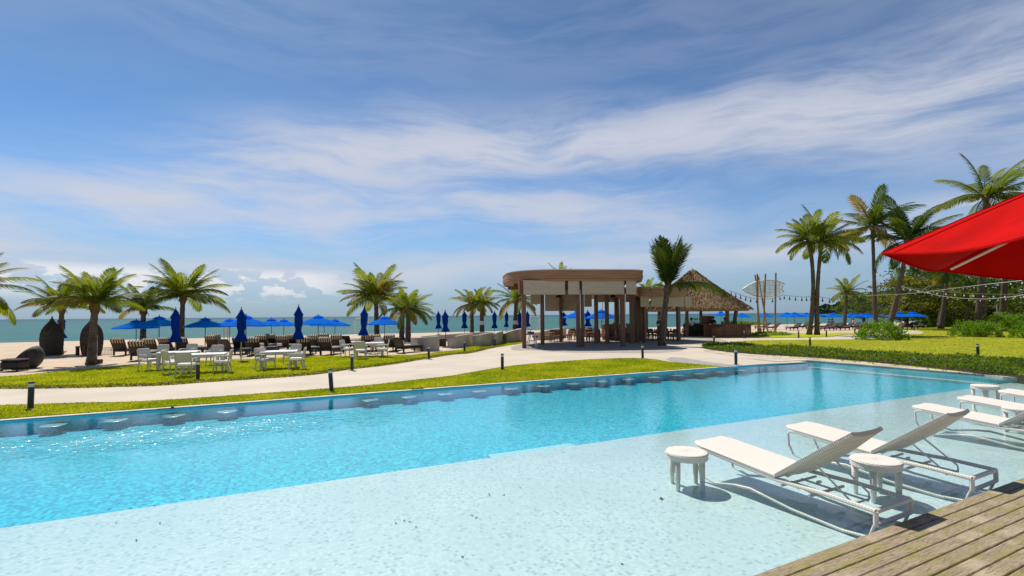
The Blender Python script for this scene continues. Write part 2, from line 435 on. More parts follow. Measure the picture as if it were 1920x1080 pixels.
# ------------------------------------------------------------------ mesh helpers
class MB:
    def __init__(s): s.v = []; s.f = []; s.mi = []; s.cur = 0
    def add(s, vs, fs):
        o = len(s.v); s.v += [tuple(q) for q in vs]; s.f += [tuple(i + o for i in q) for q in fs]; s.mi += [s.cur] * len(fs); return s
    def box(s, c, d, rz=0, R=None, bev=0):
        hx, hy, hz = d[0] / 2, d[1] / 2, d[2] / 2
        if R is None: R = Matrix.Rotation(rz, 3, 'Z')
        c = Vector(c)
        if bev <= 0:
            vs = [c + R @ Vector((x * hx, y * hy, z * hz)) for z in (-1, 1) for x, y in ((-1, -1), (1, -1), (1, 1), (-1, 1))]
            return s.add(vs, [(3, 2, 1, 0), (4, 5, 6, 7), (0, 1, 5, 4), (1, 2, 6, 5), (2, 3, 7, 6), (3, 0, 4, 7)])
        b = min(bev, hx * .9, hy * .9, hz * .9); rings = []
        for z, k in ((-hz, b), (-hz + b, 0), (hz - b, 0), (hz, b)):
            ax, ay = hx - k, hy - k; q = b if not k else b * .5
            rings.append([c + R @ Vector(p + (z,)) for p in ((-ax + q, -ay), (ax - q, -ay), (ax, -ay + q), (ax, ay - q), (ax - q, ay), (-ax + q, ay), (-ax, ay - q), (-ax, -ay + q))])
        vs = sum(rings, []); fs = [tuple(reversed(range(8))), tuple(range(24, 32))]
        for i in range(3):
            for j in range(8): k = (j + 1) % 8; fs.append((i * 8 + j, i * 8 + k, i * 8 + 8 + k, i * 8 + 8 + j))
        return s.add(vs, fs)
    def tube(s, pts, r, n=8, cap=True, closed=False):
        P = [Vector(p) for p in pts]; K = len(P); rr = r if hasattr(r, '__len__') else [r] * K
        vs = []; prev = None
        for i, p in enumerate(P):
            d = (P[(i + 1) % K] - P[i - 1]) if closed else (P[min(i + 1, K - 1)] - P[max(i - 1, 0)])
            d.normalize()
            if prev is None:
                a = d.orthogonal().normalized()
            else:
                a = (prev - d * prev.dot(d))
                a = a.normalized() if a.length > 1e-6 else d.orthogonal().normalized()
            prev = a; b = d.cross(a)
            for k in range(n):
                t = 2 * math.pi * k / n; vs.append(p + (a * math.cos(t) + b * math.sin(t)) * rr[i])
        fs = []
        for i in range(K if closed else K - 1):
            j = (i + 1) % K
            for k in range(n): q = (k + 1) % n; fs.append((i * n + k, i * n + q, j * n + q, j * n + k))
        if cap and not closed: fs += [tuple(reversed(range(n))), tuple(range((K - 1) * n, K * n))]
        return s.add(vs, fs)
    def lathe(s, prof, n=24, c=(0, 0, 0), a0=0, a1=2 * math.pi, wob=None):
        full = abs(a1 - a0 - 2 * math.pi) < 1e-6; N = n if full else n + 1; vs = []
        for (r, z) in prof:
            for k in range(N):
                t = a0 + (a1 - a0) * k / n; q = wob(t, z) if wob else 1
                vs.append((c[0] + r * q * math.cos(t), c[1] + r * q * math.sin(t), c[2] + z))
        fs = []
        for i in range(len(prof) - 1):
            for k in range(n):
                q = (k + 1) % N if full else k + 1
                fs.append((i * N + k, i * N + q, (i + 1) * N + q, (i + 1) * N + k))
        return s.add(vs, fs)
    def prism(s, poly, z0, z1, side=True, bottom=False):
        n = len(poly); tr = tessellate_polygon([[Vector((p[0], p[1], 0)) for p in poly]])
        vs = [(p[0], p[1], z1) for p in poly] + [(p[0], p[1], z0) for p in poly]
        fs = []
        for a, b, c in tr:
            A, B, C = poly[a], poly[b], poly[c]
            if (B[0] - A[0]) * (C[1] - A[1]) - (B[1] - A[1]) * (C[0] - A[0]) < 0: a, c = c, a
            fs.append((a, b, c))
            if bottom: fs.append((c + n, b + n, a + n))
        if side:
            for i in range(n): j = (i + 1) % n; fs.append((i, i + n, j + n, j))
        return s.add(vs, fs)
    def mesh(s, name, mats, smooth=False):
        me = bpy.data.meshes.new(name); me.from_pydata(s.v, [], s.f)
        for m_ in (mats if isinstance(mats, (list, tuple)) else [mats]): me.materials.append(m_)
        if any(s.mi): me.polygons.foreach_set('material_index', s.mi)
        if smooth: me.polygons.foreach_set('use_smooth', [True] * len(me.polygons))
        me.update(); return me
    def build(s, name, mats, parent=None, smooth=False):
        return link(name, s.mesh(name, mats, smooth), parent)


def link(name, me, parent=None, loc=None, rot=None):
    o = bpy.data.objects.new(name, me); COL.objects.link(o)
    if parent is not None: o.parent = parent
    if loc is not None: o.location = loc
    if rot is not None: o.rotation_euler = rot
    return o


def tag(o, label=None, cat=None, group=None, kind=None):
    if label: o['label'] = label
    if cat: o['category'] = cat
    if group: o['group'] = group
    if kind: o['kind'] = kind
    return o


def thing(name, label, cat, loc=(0, 0, 0), rz=0, group=None):
    o = bpy.data.objects.new(name, None); COL.objects.link(o); o.empty_display_size = .2
    o.location = loc if len(loc) == 3 else (loc[0], loc[1], 0); o.rotation_euler = (0, 0, rz)
    return tag(o, label, cat, group)


def dup(root, loc, rz=0, label=None, group=None, scale=1):
    def cp(o, parent):
        c_ = o.copy(); COL.objects.link(c_); c_.parent = parent
        for ch in o.children: cp(ch, c_)
        return c_
    r = cp(root, None)
    r.location = loc if len(loc) == 3 else (loc[0], loc[1], 0); r.rotation_euler = (0, 0, rz); r.scale = scale if isinstance(scale, tuple) else (scale,) * 3
    if label: r['label'] = label
    if group: r['group'] = group
    return r


def place(proto, first, loc, rz, label, group=None, scale=1):
    """first use moves the thing itself, every later one copies it"""
    if first:
        proto.location = loc if len(loc) == 3 else (loc[0], loc[1], 0); proto.rotation_euler = (0, 0, rz); proto.scale = scale if isinstance(scale, tuple) else (scale,) * 3
        proto['label'] = label
        if group: proto['group'] = group
        return proto
    return dup(proto, loc, rz, label, group, scale)


def catmull(pts, n=6, closed=False):
    P = [np.array(p, float) for p in pts]; K = len(P); out = []
    for i in range(K if closed else K - 1):
        p0 = P[i - 1] if (i > 0 or closed) else P[0]; p1 = P[i]; p2 = P[(i + 1) % K]; p3 = P[(i + 2) % K] if (closed or i + 2 < K) else P[-1]
        for j in range(n):
            t = j / n
            out.append(tuple(.5 * ((2 * p1) + (-p0 + p2) * t + (2 * p0 - 5 * p1 + 4 * p2 - p3) * t * t + (-p0 + 3 * p1 - 3 * p2 + p3) * t ** 3)))
    if not closed: out.append(tuple(P[-1]))
    return out


def pxline(pts, z=0., n=6):
    return catmull([at(x, y, z) for x, y in pts], n)


def inside(pts, poly):
    x, y = pts[:, 0], pts[:, 1]; r = np.zeros(len(pts), bool); P = np.array(poly); j = len(P) - 1
    for i in range(len(P)):
        xi, yi, xj, yj = P[i, 0], P[i, 1], P[j, 0], P[j, 1]
        if yi != yj:
            cnd = ((yi > y) != (yj > y)) & (x < (xj - xi) * (y - yi) / (yj - yi) + xi); r ^= cnd
        j = i
    return r


def tris_mesh(name, V, Fc, mats, nper):
    """V (n*nper,3) array; faces given per unit as tuples of local indices"""
    V = np.asarray(V, np.float32); n = len(V) // nper
    me = bpy.data.meshes.new(name)
    loops = []; starts = []; tot = 0; sizes = []
    base = np.arange(n) * nper
    L = np.concatenate([(base[:, None] + np.array(f)[None, :]) for f in Fc], axis=1)
    lens = [len(f) for f in Fc]
    me.vertices.add(len(V)); me.vertices.foreach_set('co', V.ravel())
    me.loops.add(L.size); me.loops.foreach_set('vertex_index', L.ravel().astype(np.int32))
    sizes = np.tile(lens, n); starts = np.concatenate([[0], np.cumsum(sizes)[:-1]])
    me.polygons.add(len(sizes)); me.polygons.foreach_set('loop_start', starts.astype(np.int32))
    me.update(calc_edges=True)
    for m_ in (mats if isinstance(mats, (list, tuple)) else [mats]): me.materials.append(m_)
    return me


def leaves(P, size, up=.6, asp=.45, rng=RN, out=None):
    """leaf quads (pointed) at points P, random facing; returns verts for tris_mesh with 4 verts, face (0,1,2,3)"""
    n = len(P); size = np.broadcast_to(size, (n,))
    d = rng.normal(size=(n, 3)); d[:, 2] = np.abs(d[:, 2]) * up + .1
    if out is not None: d = d * .6 + out
    d /= np.linalg.norm(d, axis=1)[:, None]
    s = np.cross(d, rng.normal(size=(n, 3))); s /= np.linalg.norm(s, axis=1)[:, None] + 1e-9
    a = P; b = P + d * (size * .5)[:, None] + s * (size * asp * .5)[:, None]
    c_ = P + d * size[:, None]; e = P + d * (size * .5)[:, None] - s * (size * asp * .5)[:, None]
    return np.stack([a, b, c_, e], 1).reshape(-1, 3)


# ------------------------------------------------------------------ the setting
T_FAR, T_SHELF, T_DECK, S_END, S_MIN = 13.2, 6.9, 2.60, 20.0, -10.0
WZ = -.04


def stpoly(L): return [st(a, b) for a, b in L]


def struct(name, o): return tag(o, kind='structure')


# sand: flat inland, dipping under the sea at t about 64
def sand():
    mb = MB()
    rows = [(13.34, -.02), (30, -.02), (52, -.02), (58, -.08), (64, -.25), (70, -.6), (80, -1.6)]
    ss_ = [-220, -100, -50, -20, 0, 20, 40, 80, 160, 400, 1200]
    for (t0, z0), (t1, z1) in zip(rows[:-1], rows[1:]):
        for a, b in zip(ss_[:-1], ss_[1:]):
            P = [st(a, t0), st(b, t0), st(b, t1), st(a, t1)]
            mb.add([(P[0][0], P[0][1], z0), (P[1][0], P[1][1], z0), (P[2][0], P[2][1], z1), (P[3][0], P[3][1], z1)], [(0, 1, 2, 3)])
    for (a, b, t0, t1) in ((S_END + .1, 1200, -200, 13.34), (-220, S_MIN - .1, -200, 13.34), (S_MIN - .1, S_END + .1, -200, -14)):
        P = [st(a, t0), st(b, t0), st(b, t1), st(a, t1)]
        mb.add([(p[0], p[1], -.02) for p in P], [(0, 1, 2, 3)])
    struct('sand', mb.build('sand', M['sand']))
sand()
mb = MB()
for a, b, t0, t1 in ((-30000, 30000, 60, 2000), (-30000, 30000, 2000, 40000)):
    P = stpoly([(a, t0), (b, t0), (b, t1), (a, t1)]); mb.add([(p[0], p[1], -.25) for p in P], [(0, 1, 2, 3)])
struct('sea', mb.build('sea', M['sea']))

# surf line
mb = MB(); V = []
for i in range(140):
    s_ = -60 + i * 1.5; t_ = 63.2 + .5 * math.sin(i * .7) + random.uniform(-.2, .2); w_ = random.uniform(.05, .35)
    V.append((s_, t_, w_))
for (s0, t0, w0), (s1, t1, w1) in zip(V[:-1], V[1:]):
    a = st(s0, t0); b = st(s1, t1); c2 = st(s1, t1 + w1); d = st(s0, t0 + w0)
    mb.add([(a[0], a[1], -.235), (b[0], b[1], -.235), (c2[0], c2[1], -.235), (d[0], d[1], -.235)], [(0, 1, 2, 3)])
tag(mb.build('surf', mat('foam', (.75, .76, .72), .9)), kind='stuff')

# pool basin in its own axes
pool = bpy.data.objects.new('pool_basin', None); COL.objects.link(pool); tag(pool, kind='structure'); pool.rotation_euler = (0, 0, ANG)
DZ = -.31
mb = MB()
mb.add([(S_MIN, T_SHELF, DZ), (S_END, T_SHELF, DZ), (S_END, T_FAR, DZ), (S_MIN, T_FAR, DZ)], [(0, 1, 2, 3)])
mw = MB(); mw.add([(S_MIN, T_FAR, DZ), (S_END, T_FAR, DZ), (S_END, T_FAR, .0), (S_MIN, T_FAR, .0)], [(0, 1, 2, 3)])
mw.add([(S_END, T_SHELF, DZ), (S_END, T_SHELF, 0), (S_END, T_FAR, .0), (S_END, T_FAR, DZ)], [(0, 1, 2, 3)])
mw.build('pool_wall', M['wall_tile'], pool)
mb.add([(S_MIN, T_SHELF, DZ), (S_MIN, T_FAR, DZ), (S_MIN, T_FAR, .0), (S_MIN, T_SHELF, .0)], [(0, 1, 2, 3)])
mb.build('deep_floor', M['deep_tile'], pool)
mb = MB()
SZ = -.15
mb.add([(S_MIN, T_DECK - .4, SZ), (S_END, T_DECK - .4, SZ), (S_END, T_SHELF, SZ), (S_MIN, T_SHELF, SZ)], [(0, 1, 2, 3)])
mb.add([(S_MIN, T_SHELF, SZ), (S_END, T_SHELF, SZ), (S_END, T_SHELF, DZ), (S_MIN, T_SHELF, DZ)], [(0, 1, 2, 3)])
mb.add([(S_END, T_DECK - .4, SZ), (S_END, T_DECK - .4, 0), (S_END, T_SHELF, 0), (S_END, T_SHELF, SZ)], [(0, 1, 2, 3)])
mb.add([(S_MIN, T_DECK - .4, SZ), (S_MIN, T_SHELF, SZ), (S_MIN, T_SHELF, 0), (S_MIN, T_DECK - .4, 0)], [(0, 1, 2, 3)])
mb.build('shelf_floor', M['shelf_tile'], pool)
# submerged steps off the shelf
a = to_st(at(925, 856, -.2)); b = to_st(at(1105, 842, -.2))
mb = MB()
mb.box(((a[0] + b[0]) / 2, T_SHELF + .22, -.275), (b[0] - a[0], .44, .08)); mb.build('step', M['step_tile'], pool)
mb = MB()
mb.box((S_END - .16, (T_SHELF + T_FAR) / 2, -.275), (.32, T_FAR - T_SHELF, .08)); mb.build('ledge', M['shelf_tile'], pool)
mb = MB()
mb.box(((S_MIN + S_END) / 2 - .0, T_FAR + .09, -.015), (S_END - S_MIN + .36, .18, .03), bev=.006)
mb.build('coping', M['coping'], pool)
mb = MB()
wsub = 1
mb.add([(S_MIN, T_DECK - .4, WZ), (S_END, T_DECK - .4, WZ), (S_END, T_FAR, WZ), (S_MIN, T_FAR, WZ)], [(0, 1, 2, 3)])
water = mb.build('pool_water', M['water']); water.rotation_euler = (0, 0, ANG); tag(water, kind='structure')

# underwater stools
pts = [(91, 807), (211, 797), (323, 787), (425, 778), (695, 755), (770, 748.5), (838, 742), (903, 736), (956, 731.5), (1257, 705), (1298, 701)]
tq = sum(to_st(at(x, y, -.2))[1] for x, y in pts) / len(pts)
Ss = [to_st(at(x, y, -.2))[0] for x, y in pts]
spc = Ss[5] - Ss[4]
stools = Ss[:4] + [Ss[4] + (Ss[8] - Ss[4]) / 4 * i for i in range(5)]
n_more = round((Ss[9] - stools[8]) / spc)
stools += [stools[8] + (Ss[9] - stools[8]) / n_more * i for i in range(1, n_more + 1)]
stools += [Ss[9] + spc * i for i in range(1, 4)]
stp = thing('pool_stool', 'x', 'pool stool', (0, 0, 0), 0)
mb = MB(); mb.lathe([(0, 0), (.10, 0), (.075, .03), (.07, .20), (.12, .245)], 20); mb.build('pedestal', M['deep_tile'], stp, True)
mb = MB(); mb.lathe([(0, .245), (.25, .248), (.265, .255), (.265, .264), (.25, .272), (0, .274)], 28); mb.build('seat', M['seat_tile'], stp)
ORD = ['first', 'second', 'third', 'fourth', 'fifth', 'sixth', 'seventh', 'eighth', 'ninth', 'tenth', 'eleventh', 'twelfth', 'thirteenth', 'fourteenth', 'fifteenth', 'sixteenth', 'seventeenth', 'eighteenth', 'nineteenth', 'twentieth', 'twenty-first', 'twenty-second', 'twenty-third', 'twenty-fourth', 'twenty-fifth']
for i, s_ in enumerate(stools):
    grp = 'group of four' if i < 4 else 'long row'
    lab = f'submerged mosaic stool, {ORD[i] if i < 4 else ORD[i - 4]} from left in the {grp}'
    p = st(s_, tq); place(stp, i == 0, (p[0], p[1], DZ), 0, lab, 'submerged stools along the far pool wall', (.80, .80, .64))

# leaves lying on the pool shelf
dl = [(1240, 935), (1227, 918), (945, 928), (918, 929), (917, 926), (975, 914), (885, 966), (893, 970), (742, 981), (768, 978), (758, 976), (780, 988), (205, 955), (244, 953), (245, 952), (290, 948), (218, 980), (300, 981), (256, 1013), (341, 937), (866, 842), (875, 841), (922, 880), (1055, 848), (867, 1044), (1166, 1057), (205, 956), (270, 947)]
P = []
for x, y in dl:
    q = at(x, y, SZ + .006); k = .012 if (x, y) != (1240, 935) else .03
    P.append((q[0], q[1], SZ + .004, k))
mb = MB()
for x, y, z, k in P:
    a = random.uniform(0, 3.1); d = Vector((math.cos(a), math.sin(a), 0)) * k * 1.6; e = Vector((-math.sin(a), math.cos(a), 0)) * k * .8; c_ = Vector((x, y, z + .004))
    mb.add([c_ - d, c_ - e, c_ + d + Vector((0, 0, .004)), c_ + e], [(0, 1, 2, 3)])
tag(mb.build('fallen_leaves', M['debris']), kind='stuff')

# ------------------------------------------------------------------ paths, lawns
near_edge = [(-500, 772), (-200, 765), (0, 762), (150, 757.5), (300, 753), (600, 731.6), (700, 723), (787, 713), (844, 706.5), (881, 700), (940, 690), (990, 684), (1050, 679), (1110, 675), (1182, 672.5), (1225, 675), (1250, 679)]
far_edge = [(-500, 731), (-200, 730.5), (0, 729.6), (148, 727.5), (300, 723), (400, 716), (575, 704), (660, 692.5), (732, 684), (802, 672.5), (850, 665), (884, 662), (930, 651.5), (977, 645)]
lawn_back = [(-500, 716), (-200, 712), (0, 708), (130, 696), (255, 686), (345, 679), (436, 675.5), (578, 669.5), (640, 668.5), (748, 667), (778, 666), (840, 659), (867, 655.7), (884, 650), (932, 645), (977, 639.5)]


def sheet(name, poly, z, m, depth=.03, kind='structure'):
    mb = MB(); mb.prism(poly, z - depth, z); o = mb.build(name, m); tag(o, kind=kind); return o


L_far = pxline(far_edge); L_near = pxline(near_edge); L_back = pxline(lawn_back)
# path and plaza
right_far = [(977, 645), (1010, 640), (1100, 634), (1240, 629), (1320, 628), (1352, 631), (1400, 633.5), (1440, 634), (1500, 633.5), (1560, 632), (1580, 628.5), (1640, 627)]
right_near = [(1660, 634), (1595, 636.5), (1500, 637.3), (1420, 638), (1375, 641), (1350, 645), (1325, 648)]
pl = L_far + pxline(right_far)[1:] + pxline(right_near)
kerb_outer = [(1316, 652), (1330, 659), (1362, 663.5), (1409, 667.5), (1457, 671), (1500, 674), (1523, 678.3)]
tail = [at(x, y) for x, y in kerb_outer[:2]] + [at(1362, 663), at(1450, 672), at(1512, 679)]
cop = [st(s_, T_FAR + .185) for s_ in (to_st(at(1518, 678))[0] - .3, to_st(at(1350, 690))[0])]
pl += tail + [at(1450, 682.0), at(1340, 687)] + list(reversed(L_near))
sheet('path', pl, .004, M['path'])
# dark grey apron beside the path
ap = [(1249, 675), (1257.6, 669.7), (1280.6, 671), (1321, 678), (1375, 685), (1355, 687.5), (1300, 689)]
sheet('apron', [at(*p) for p in ap], .010, M['apron'])
# gravel under the pavilion
gr = [(1000, 656.5), (966, 657), (958, 652), (975, 647), (1010, 643), (1100, 638), (1240, 634), (1330, 634), (1362, 639), (1358, 643), (1330, 646), (1262, 646), (1232, 648), (1262, 652), (1281, 655.5), (1270, 659), (1230, 662), (1170, 662), (1100, 661.5), (1040, 660)]
sheet('gravel_pad', catmull([at(*p) for p in gr], 4, True), .010, M['gravel'])

lawn1 = L_near[:-1] + [at(1250, 679), at(1300, 683.5), at(1352, 688.2)] + [st(to_st(at(1352, 689))[0], T_FAR + .185), st(-34, T_FAR + .185)]
sheet('lower_lawn', lawn1, .016, M['lawn'])
lawn2 = L_far + list(reversed(L_back))
sheet('upper_lawn', lawn2, .016, M['lawn'])
# right-hand lawn
rl_far = [(1700, 612), (1800, 611), (1950, 611), (2300, 614)]
rl = [at(x, y) for x, y in reversed(right_near)] + [at(1668, 630), at(1640, 622), at(1660, 617)] + [at(x, y) for x, y in rl_far]
rl += [st(60, 4), st(60, -10), st(S_END + .2, -10), st(S_END + .2, 13.0), at(1500, 674), at(1457, 671), at(1409, 667.5), at(1362, 663.5), at(1330, 659), at(1316, 653)]
sheet('right_lawn', rl, .012, M['lawn2'])
# strip of lawn in front of the sculpture
ls = [(1338, 634.5), (1345, 631.5), (1395, 628.5), (1440, 627), (1500, 626.2), (1580, 624), (1640, 622.5), (1640, 626), (1580, 627.6), (1560, 631), (1500, 632.5), (1440, 633), (1380, 633.5)]
sheet('sculpture_lawn', catmull([at(*p) for p in ls], 3, True), .016, M['lawn'])
sheet('sand_patch', catmull([at(*p) for p in [(1681, 620), (1700, 619), (1729, 622), (1725, 626), (1690, 627), (1672, 624)]], 4, True), .018, M['path'])
# raised concrete kerb between pool and ground cover
kin = [(1300, 655), (1330, 660.5), (1362, 664), (1409, 668), (1457, 671.5), (1500, 675)]
mb = MB()
o_ = [at(1316, 652.5, .02), at(1330, 656, .02), at(1362, 660, .02), at(1409, 664, .02), at(1457, 667, .02), at(1500, 670, .02), at(1560, 674, .02), at(1640, 680.5, .02), at(1720, 688.5, .02), at(1800, 697, .02), at(1880, 706, .02)]
e_ = [st(S_END + .12, 4.0), st(S_END + .0, 4.0), st(S_END - .0, T_FAR + .0), st(S_END - .6, T_FAR + .19)] + [at(1450, 679.0), at(1409, 673.6), at(1362, 666.5), at(1320, 658.5)]
mb.prism(o_ + e_, -.05, .022); struct('kerb', mb.build('kerb', M['kerb']))
# thin edging between path and lower lawn
mb = MB(); mb.tube([(p[0], p[1], .018) for p in L_near], .018, 5); struct('path_edging', mb.build('path_edging', M['edging']))
# drain grille on the coping
p = at(156 * 2, 769 - 0); q = to_st(at(311, 768))
gr_ = thing('pool_skimmer', 'small dark metal fitting on the pool coping between two bollards', 'pool fitting', (*at(311, 767.5), .02), ANG)
MBx = MB(); MBx.box((0, 0, .0), (.34, .05, .012), bev=.004); MBx.build('plate', M['edging'], gr_)
MBx = MB(); MBx.box((.12, 0, .02), (.05, .05, .03), bev=.005); MBx.build('knob', M['edging'], gr_)
gr2 = dup(gr_, (*at(783, 730.5), .02), ANG, 'small dark metal fitting on the coping near the middle of the far pool edge')

# deck boards, each of its own
deck = bpy.data.objects.new('deck', None); COL.objects.link(deck); tag(deck, kind='structure'); deck.rotation_euler = (0, 0, ANG + .0172)
bw = .122; bm_cache = {}
k = 0; t_ = 2.515
while t_ > -12:
    w_ = bw - .009
    x0 = S_MIN + random.uniform(-2, 0)
    while x0 < S_END + 3:
        Lb = random.choice([4.2, 4.8, 5.4]) if k else 6.
        key = (Lb,)
        if key not in bm_cache:
            b_ = MB(); b_.box((0, 0, 0), (Lb - .008, w_, .036), bev=.005); bm_cache[key] = b_.mesh('plank', M['deck'])
        if t_ > -2.6:
            link('plank', bm_cache[key], deck, (x0 + Lb / 2, t_ - bw / 2, .042 + random.uniform(-.003, .003)), (random.uniform(-.012, .012), 0, 0))
        x0 += Lb
    t_ -= bw; k += 1
    if t_ < -2.6: break
mb = MB(); mb.box(((S_MIN + S_END) / 2, (-14 - 2.7) / 2, .03), (S_END - S_MIN + 4, 11.3, .06)); mb.build('deck_rear', M['deck'], deck)
mb = MB()
for i in range(12): mb.box((S_MIN + i * 2.6, -.1, -.06), (.08, 5.2, .15))
mb.box((5, 2.40, -.075), (S_END - S_MIN, .05, .18))
mb.build('joist', M['edging'], deck)

# ------------------------------------------------------------------ palms
def frond_mesh(name, droop, vdown, npair, mat_, seed, wid=.020, lmax=.30):
    r = random.Random(seed); mb = MB(); N = 14; P = []
    x = z = 0; a = 0
    for i in range(N + 1):
        P.append(Vector((x, 0, z))); a = -droop * ((i / N) ** 1.5); x += math.cos(a) / N; z += math.sin(a) / N
    mb.tube([p for p in P], [.014 * (1 - i / N * .8) for i in range(N + 1)], 4, False)
    for i in range(npair):
        u = .10 + .90 * i / (npair - 1); k = min(u * N, N - .001); j = int(k); p = P[j].lerp(P[j + 1], k - j); d = (P[j + 1] - P[j]).normalized()
        L = lmax * (math.sin(math.pi * min(1, (u * .86 + .12))) ** .55) * r.uniform(.85, 1.1) * (1 if u < .9 else .75)
        n = Vector((-d.z, 0, d.x))
        for sd_ in (-1, 1):
            if r.random() < .04: continue
            s_ = Vector((0, sd_, 0)); fwd = .55 + .75 * u + r.uniform(-.12, .12)
            dr = (s_ * 1. + d * fwd + n * (.25 - vdown * .3) + Vector((0, 0, -vdown * .35))).normalized()
            dn = (dr + Vector((0, 0, -vdown * r.uniform(.6, 1.4)))).normalized()
            wv = (d - dr * d.dot(dr)).normalized() * wid * .5
            a0 = p; m1 = p + dr * L * .5; m2 = m1 + dn * L * .5
            mb.add([a0 - wv * .5, a0 + wv * .5, m1 + wv, m1 - wv, m2], [(0, 1, 2, 3), (3, 2, 4)])
    return mb.mesh(name, mat_)


FR = {}
for nm, mt in (('g', 'frond'), ('d', 'frond_dark'), ('y', 'frond_old')):
    FR[nm] = [frond_mesh('frond', dp, vd, 40, M[mt], i * 7 + 3) for i, (dp, vd) in enumerate([(.95, .6), (1.35, 1.0), (1.7, 1.25), (.55, .5), (2.1, 1.4), (.22, .30)])]
LOW = {}
dead_me = MB(); dead_me.add([(0, -.02, 0), (0, .02, 0), (.35, .035, -.3), (.4, -.02, -.42)], [(0, 1, 2, 3)]); dead_me = dead_me.mesh('sheath', M['dead'])


G1 = 'palms along the beach'; G2 = 'tall palms on the right lawn'
def palm(label, base, crown, L, n=20, seed=0, r0=.17, r1=.10, bulge=1., col='g', wind=None, lo=-.35, hi=1.35, spec=None, bow=0., group='coconut palms', old=.05, sign=False, bend=1.):
    """base (x,y) on the ground, crown (x,y,z): where the fronds spring; L frond length"""
    r = random.Random(seed)
    t = thing('palm_tree', label, 'palm tree', (base[0], base[1], 0), 0, group)
    D = Vector((crown[0] - base[0], crown[1] - base[1], crown[2])); H = D.z
    side = Vector((D.y, -D.x, 0)); side = side.normalized() if side.length > .05 else Vector((1, 0, 0))
    pts = []; rr = []; N = 14
    for i in range(N + 1):
        u = i / N; q = Vector((D.x * (u ** bend), D.y * (u ** bend), H * u - (.06 if i == 0 else 0))) + Vector((1, 0, 0)) * bow * math.sin(math.pi * u)
        pts.append(q); k = r1 + (r0 - r1) * (1 - u) ** 1.3
        if u < .06: k *= 1.25
        if u > .9: k *= 1.25
        rr.append(k * (1 + .06 * math.sin(i * 2.4)))
    mb = MB(); mb.tube(pts, rr, 12); mb.build('trunk', M['trunk'], t, True)
    # fibrous crown heart
    mb = MB(); top = pts[-1]
    mb.lathe([(r1 * 1.1, -.35), (r1 * 1.7, -.1), (r1 * 1.6, .12), (r1 * .6, .35), (0, .42)], 10, top)
    for i in range(10):
        a = i * .628 + r.random(); d = Vector((math.cos(a), math.sin(a), 0))
        mb.add([top + d * r1 * .9 + Vector((0, 0, .0)), top + d * r1 * 1.6 + d.orthogonal() * .05 + Vector((0, 0, -.1)), top + d * r1 * 2.6 + Vector((0, 0, r.uniform(-.45, .1)))], [(0, 1, 2)])
    mb.build('crown_heart', M['dead'], t)
    lst = spec or []
    n = int(n * (1.25 if group == G1 else .92))
    if not spec:
        for i in range(n):
            u = (i + .5) / n; a = i * 2.39996 + r.uniform(-.25, .25)
            e = hi - (hi - lo) * u + r.uniform(-.12, .12)
            if wind is not None:
                # the wind pushes the fronds over towards azimuth `wind`
                vx, vy, vz = math.cos(a) * math.cos(e), math.sin(a) * math.cos(e), math.sin(e)
                vx += .38 * math.cos(wind); vy += .38 * math.sin(wind); a = math.atan2(vy, vx); e = math.atan2(vz, math.hypot(vx, vy))
            k = 3 if u < .3 else (0 if u < .62 else (1 if (u < .9 or group == G1) else 2))
            lst.append((a, e, L * r.uniform(.85, 1.08) * (.75 if u < .12 else 1), k, 'y' if (u > .72 and r.random() < old * 3) or r.random() < old * .4 else col))
    for a, e, l, k, c_ in lst:
        f = link('frond', FR[c_][k], t, top + Vector((math.cos(a), math.sin(a), 0)) * r1 * .6 + Vector((0, 0, .1)), (r.uniform(-.35, .35), -e, a))
        f.scale = (l, l * r.uniform(.9, 1.1), l)
    if sign:
        mb = MB(); zz = sign; i = int(zz / H * N); q = pts[i].lerp(pts[i + 1], zz / H * N - i); mb.lathe([(rr[i] + .03, -.2), (rr[i] + .03, .2)], 8, q, math.pi * 1.1, math.pi * 1.9)
        o = mb.build('notice', M['paper'], t); o['label'] = 'white paper notice taped round the trunk'
    return t


def P_(bx, by, cx, cy, Lpx, label, dz=0, **k):
    b = at(bx, by); Y = b[1] + k.pop('dy', 0)
    z, X = zat(cx, cy, Y)
    return palm(label, b, (X, Y, z + dz), Lpx / 920 * Y, **k)


P_(-75, 690, -62, 545, 100, 'palm at the left frame edge, only one frond tip showing beside the wicker pods', seed=31, n=22, group=G1, lo=-.5)
P_(113, 664, 116, 578, 66, 'short palm behind the leftmost closed blue umbrella and the first wicker pod', seed=2, n=20, r0=.14, r1=.11, group=G1, lo=.25)
P_(171, 683, 178, 574, 84, 'stout leaning palm standing in front of the second wicker pod', seed=3, n=22, r0=.19, r1=.12, group=G1, old=.06, lo=.25)
P_(268, 650, 269, 583, 62, 'small palm rising behind the left pair of open blue umbrellas', seed=4, n=15, r0=.22, r1=.14, col='d', group=G1, lo=.2)
P_(339, 650, 343, 560, 84, 'bushy palm right behind the closed umbrella by the white dining tables', seed=5, n=24, r0=.22, r1=.14, group=G1, lo=.12)
P_(707, 634, 705, 563, 74, 'taller bushy palm behind the lone right-hand open blue umbrella', seed=6, n=26, r0=.26, r1=.18, group=G1, lo=.05, old=.08)
P_(753, 637, 755, 580, 50, 'left one of two palms crossing crowns beside the curved walls', seed=7, n=18, r0=.24, r1=.17, group=G1, lo=-.25)
P_(765, 641, 766, 582, 52, 'right one of two palms crossing crowns beside the curved walls', seed=8, n=18, r0=.24, r1=.15, group=G1, wind=0., lo=-.4)
P_(885, 625, 885, 571, 44, 'yellowing palm with plain trunk behind the curved walls', seed=9, n=17, r0=.24, r1=.17, group=G1, old=.6, lo=-.25)
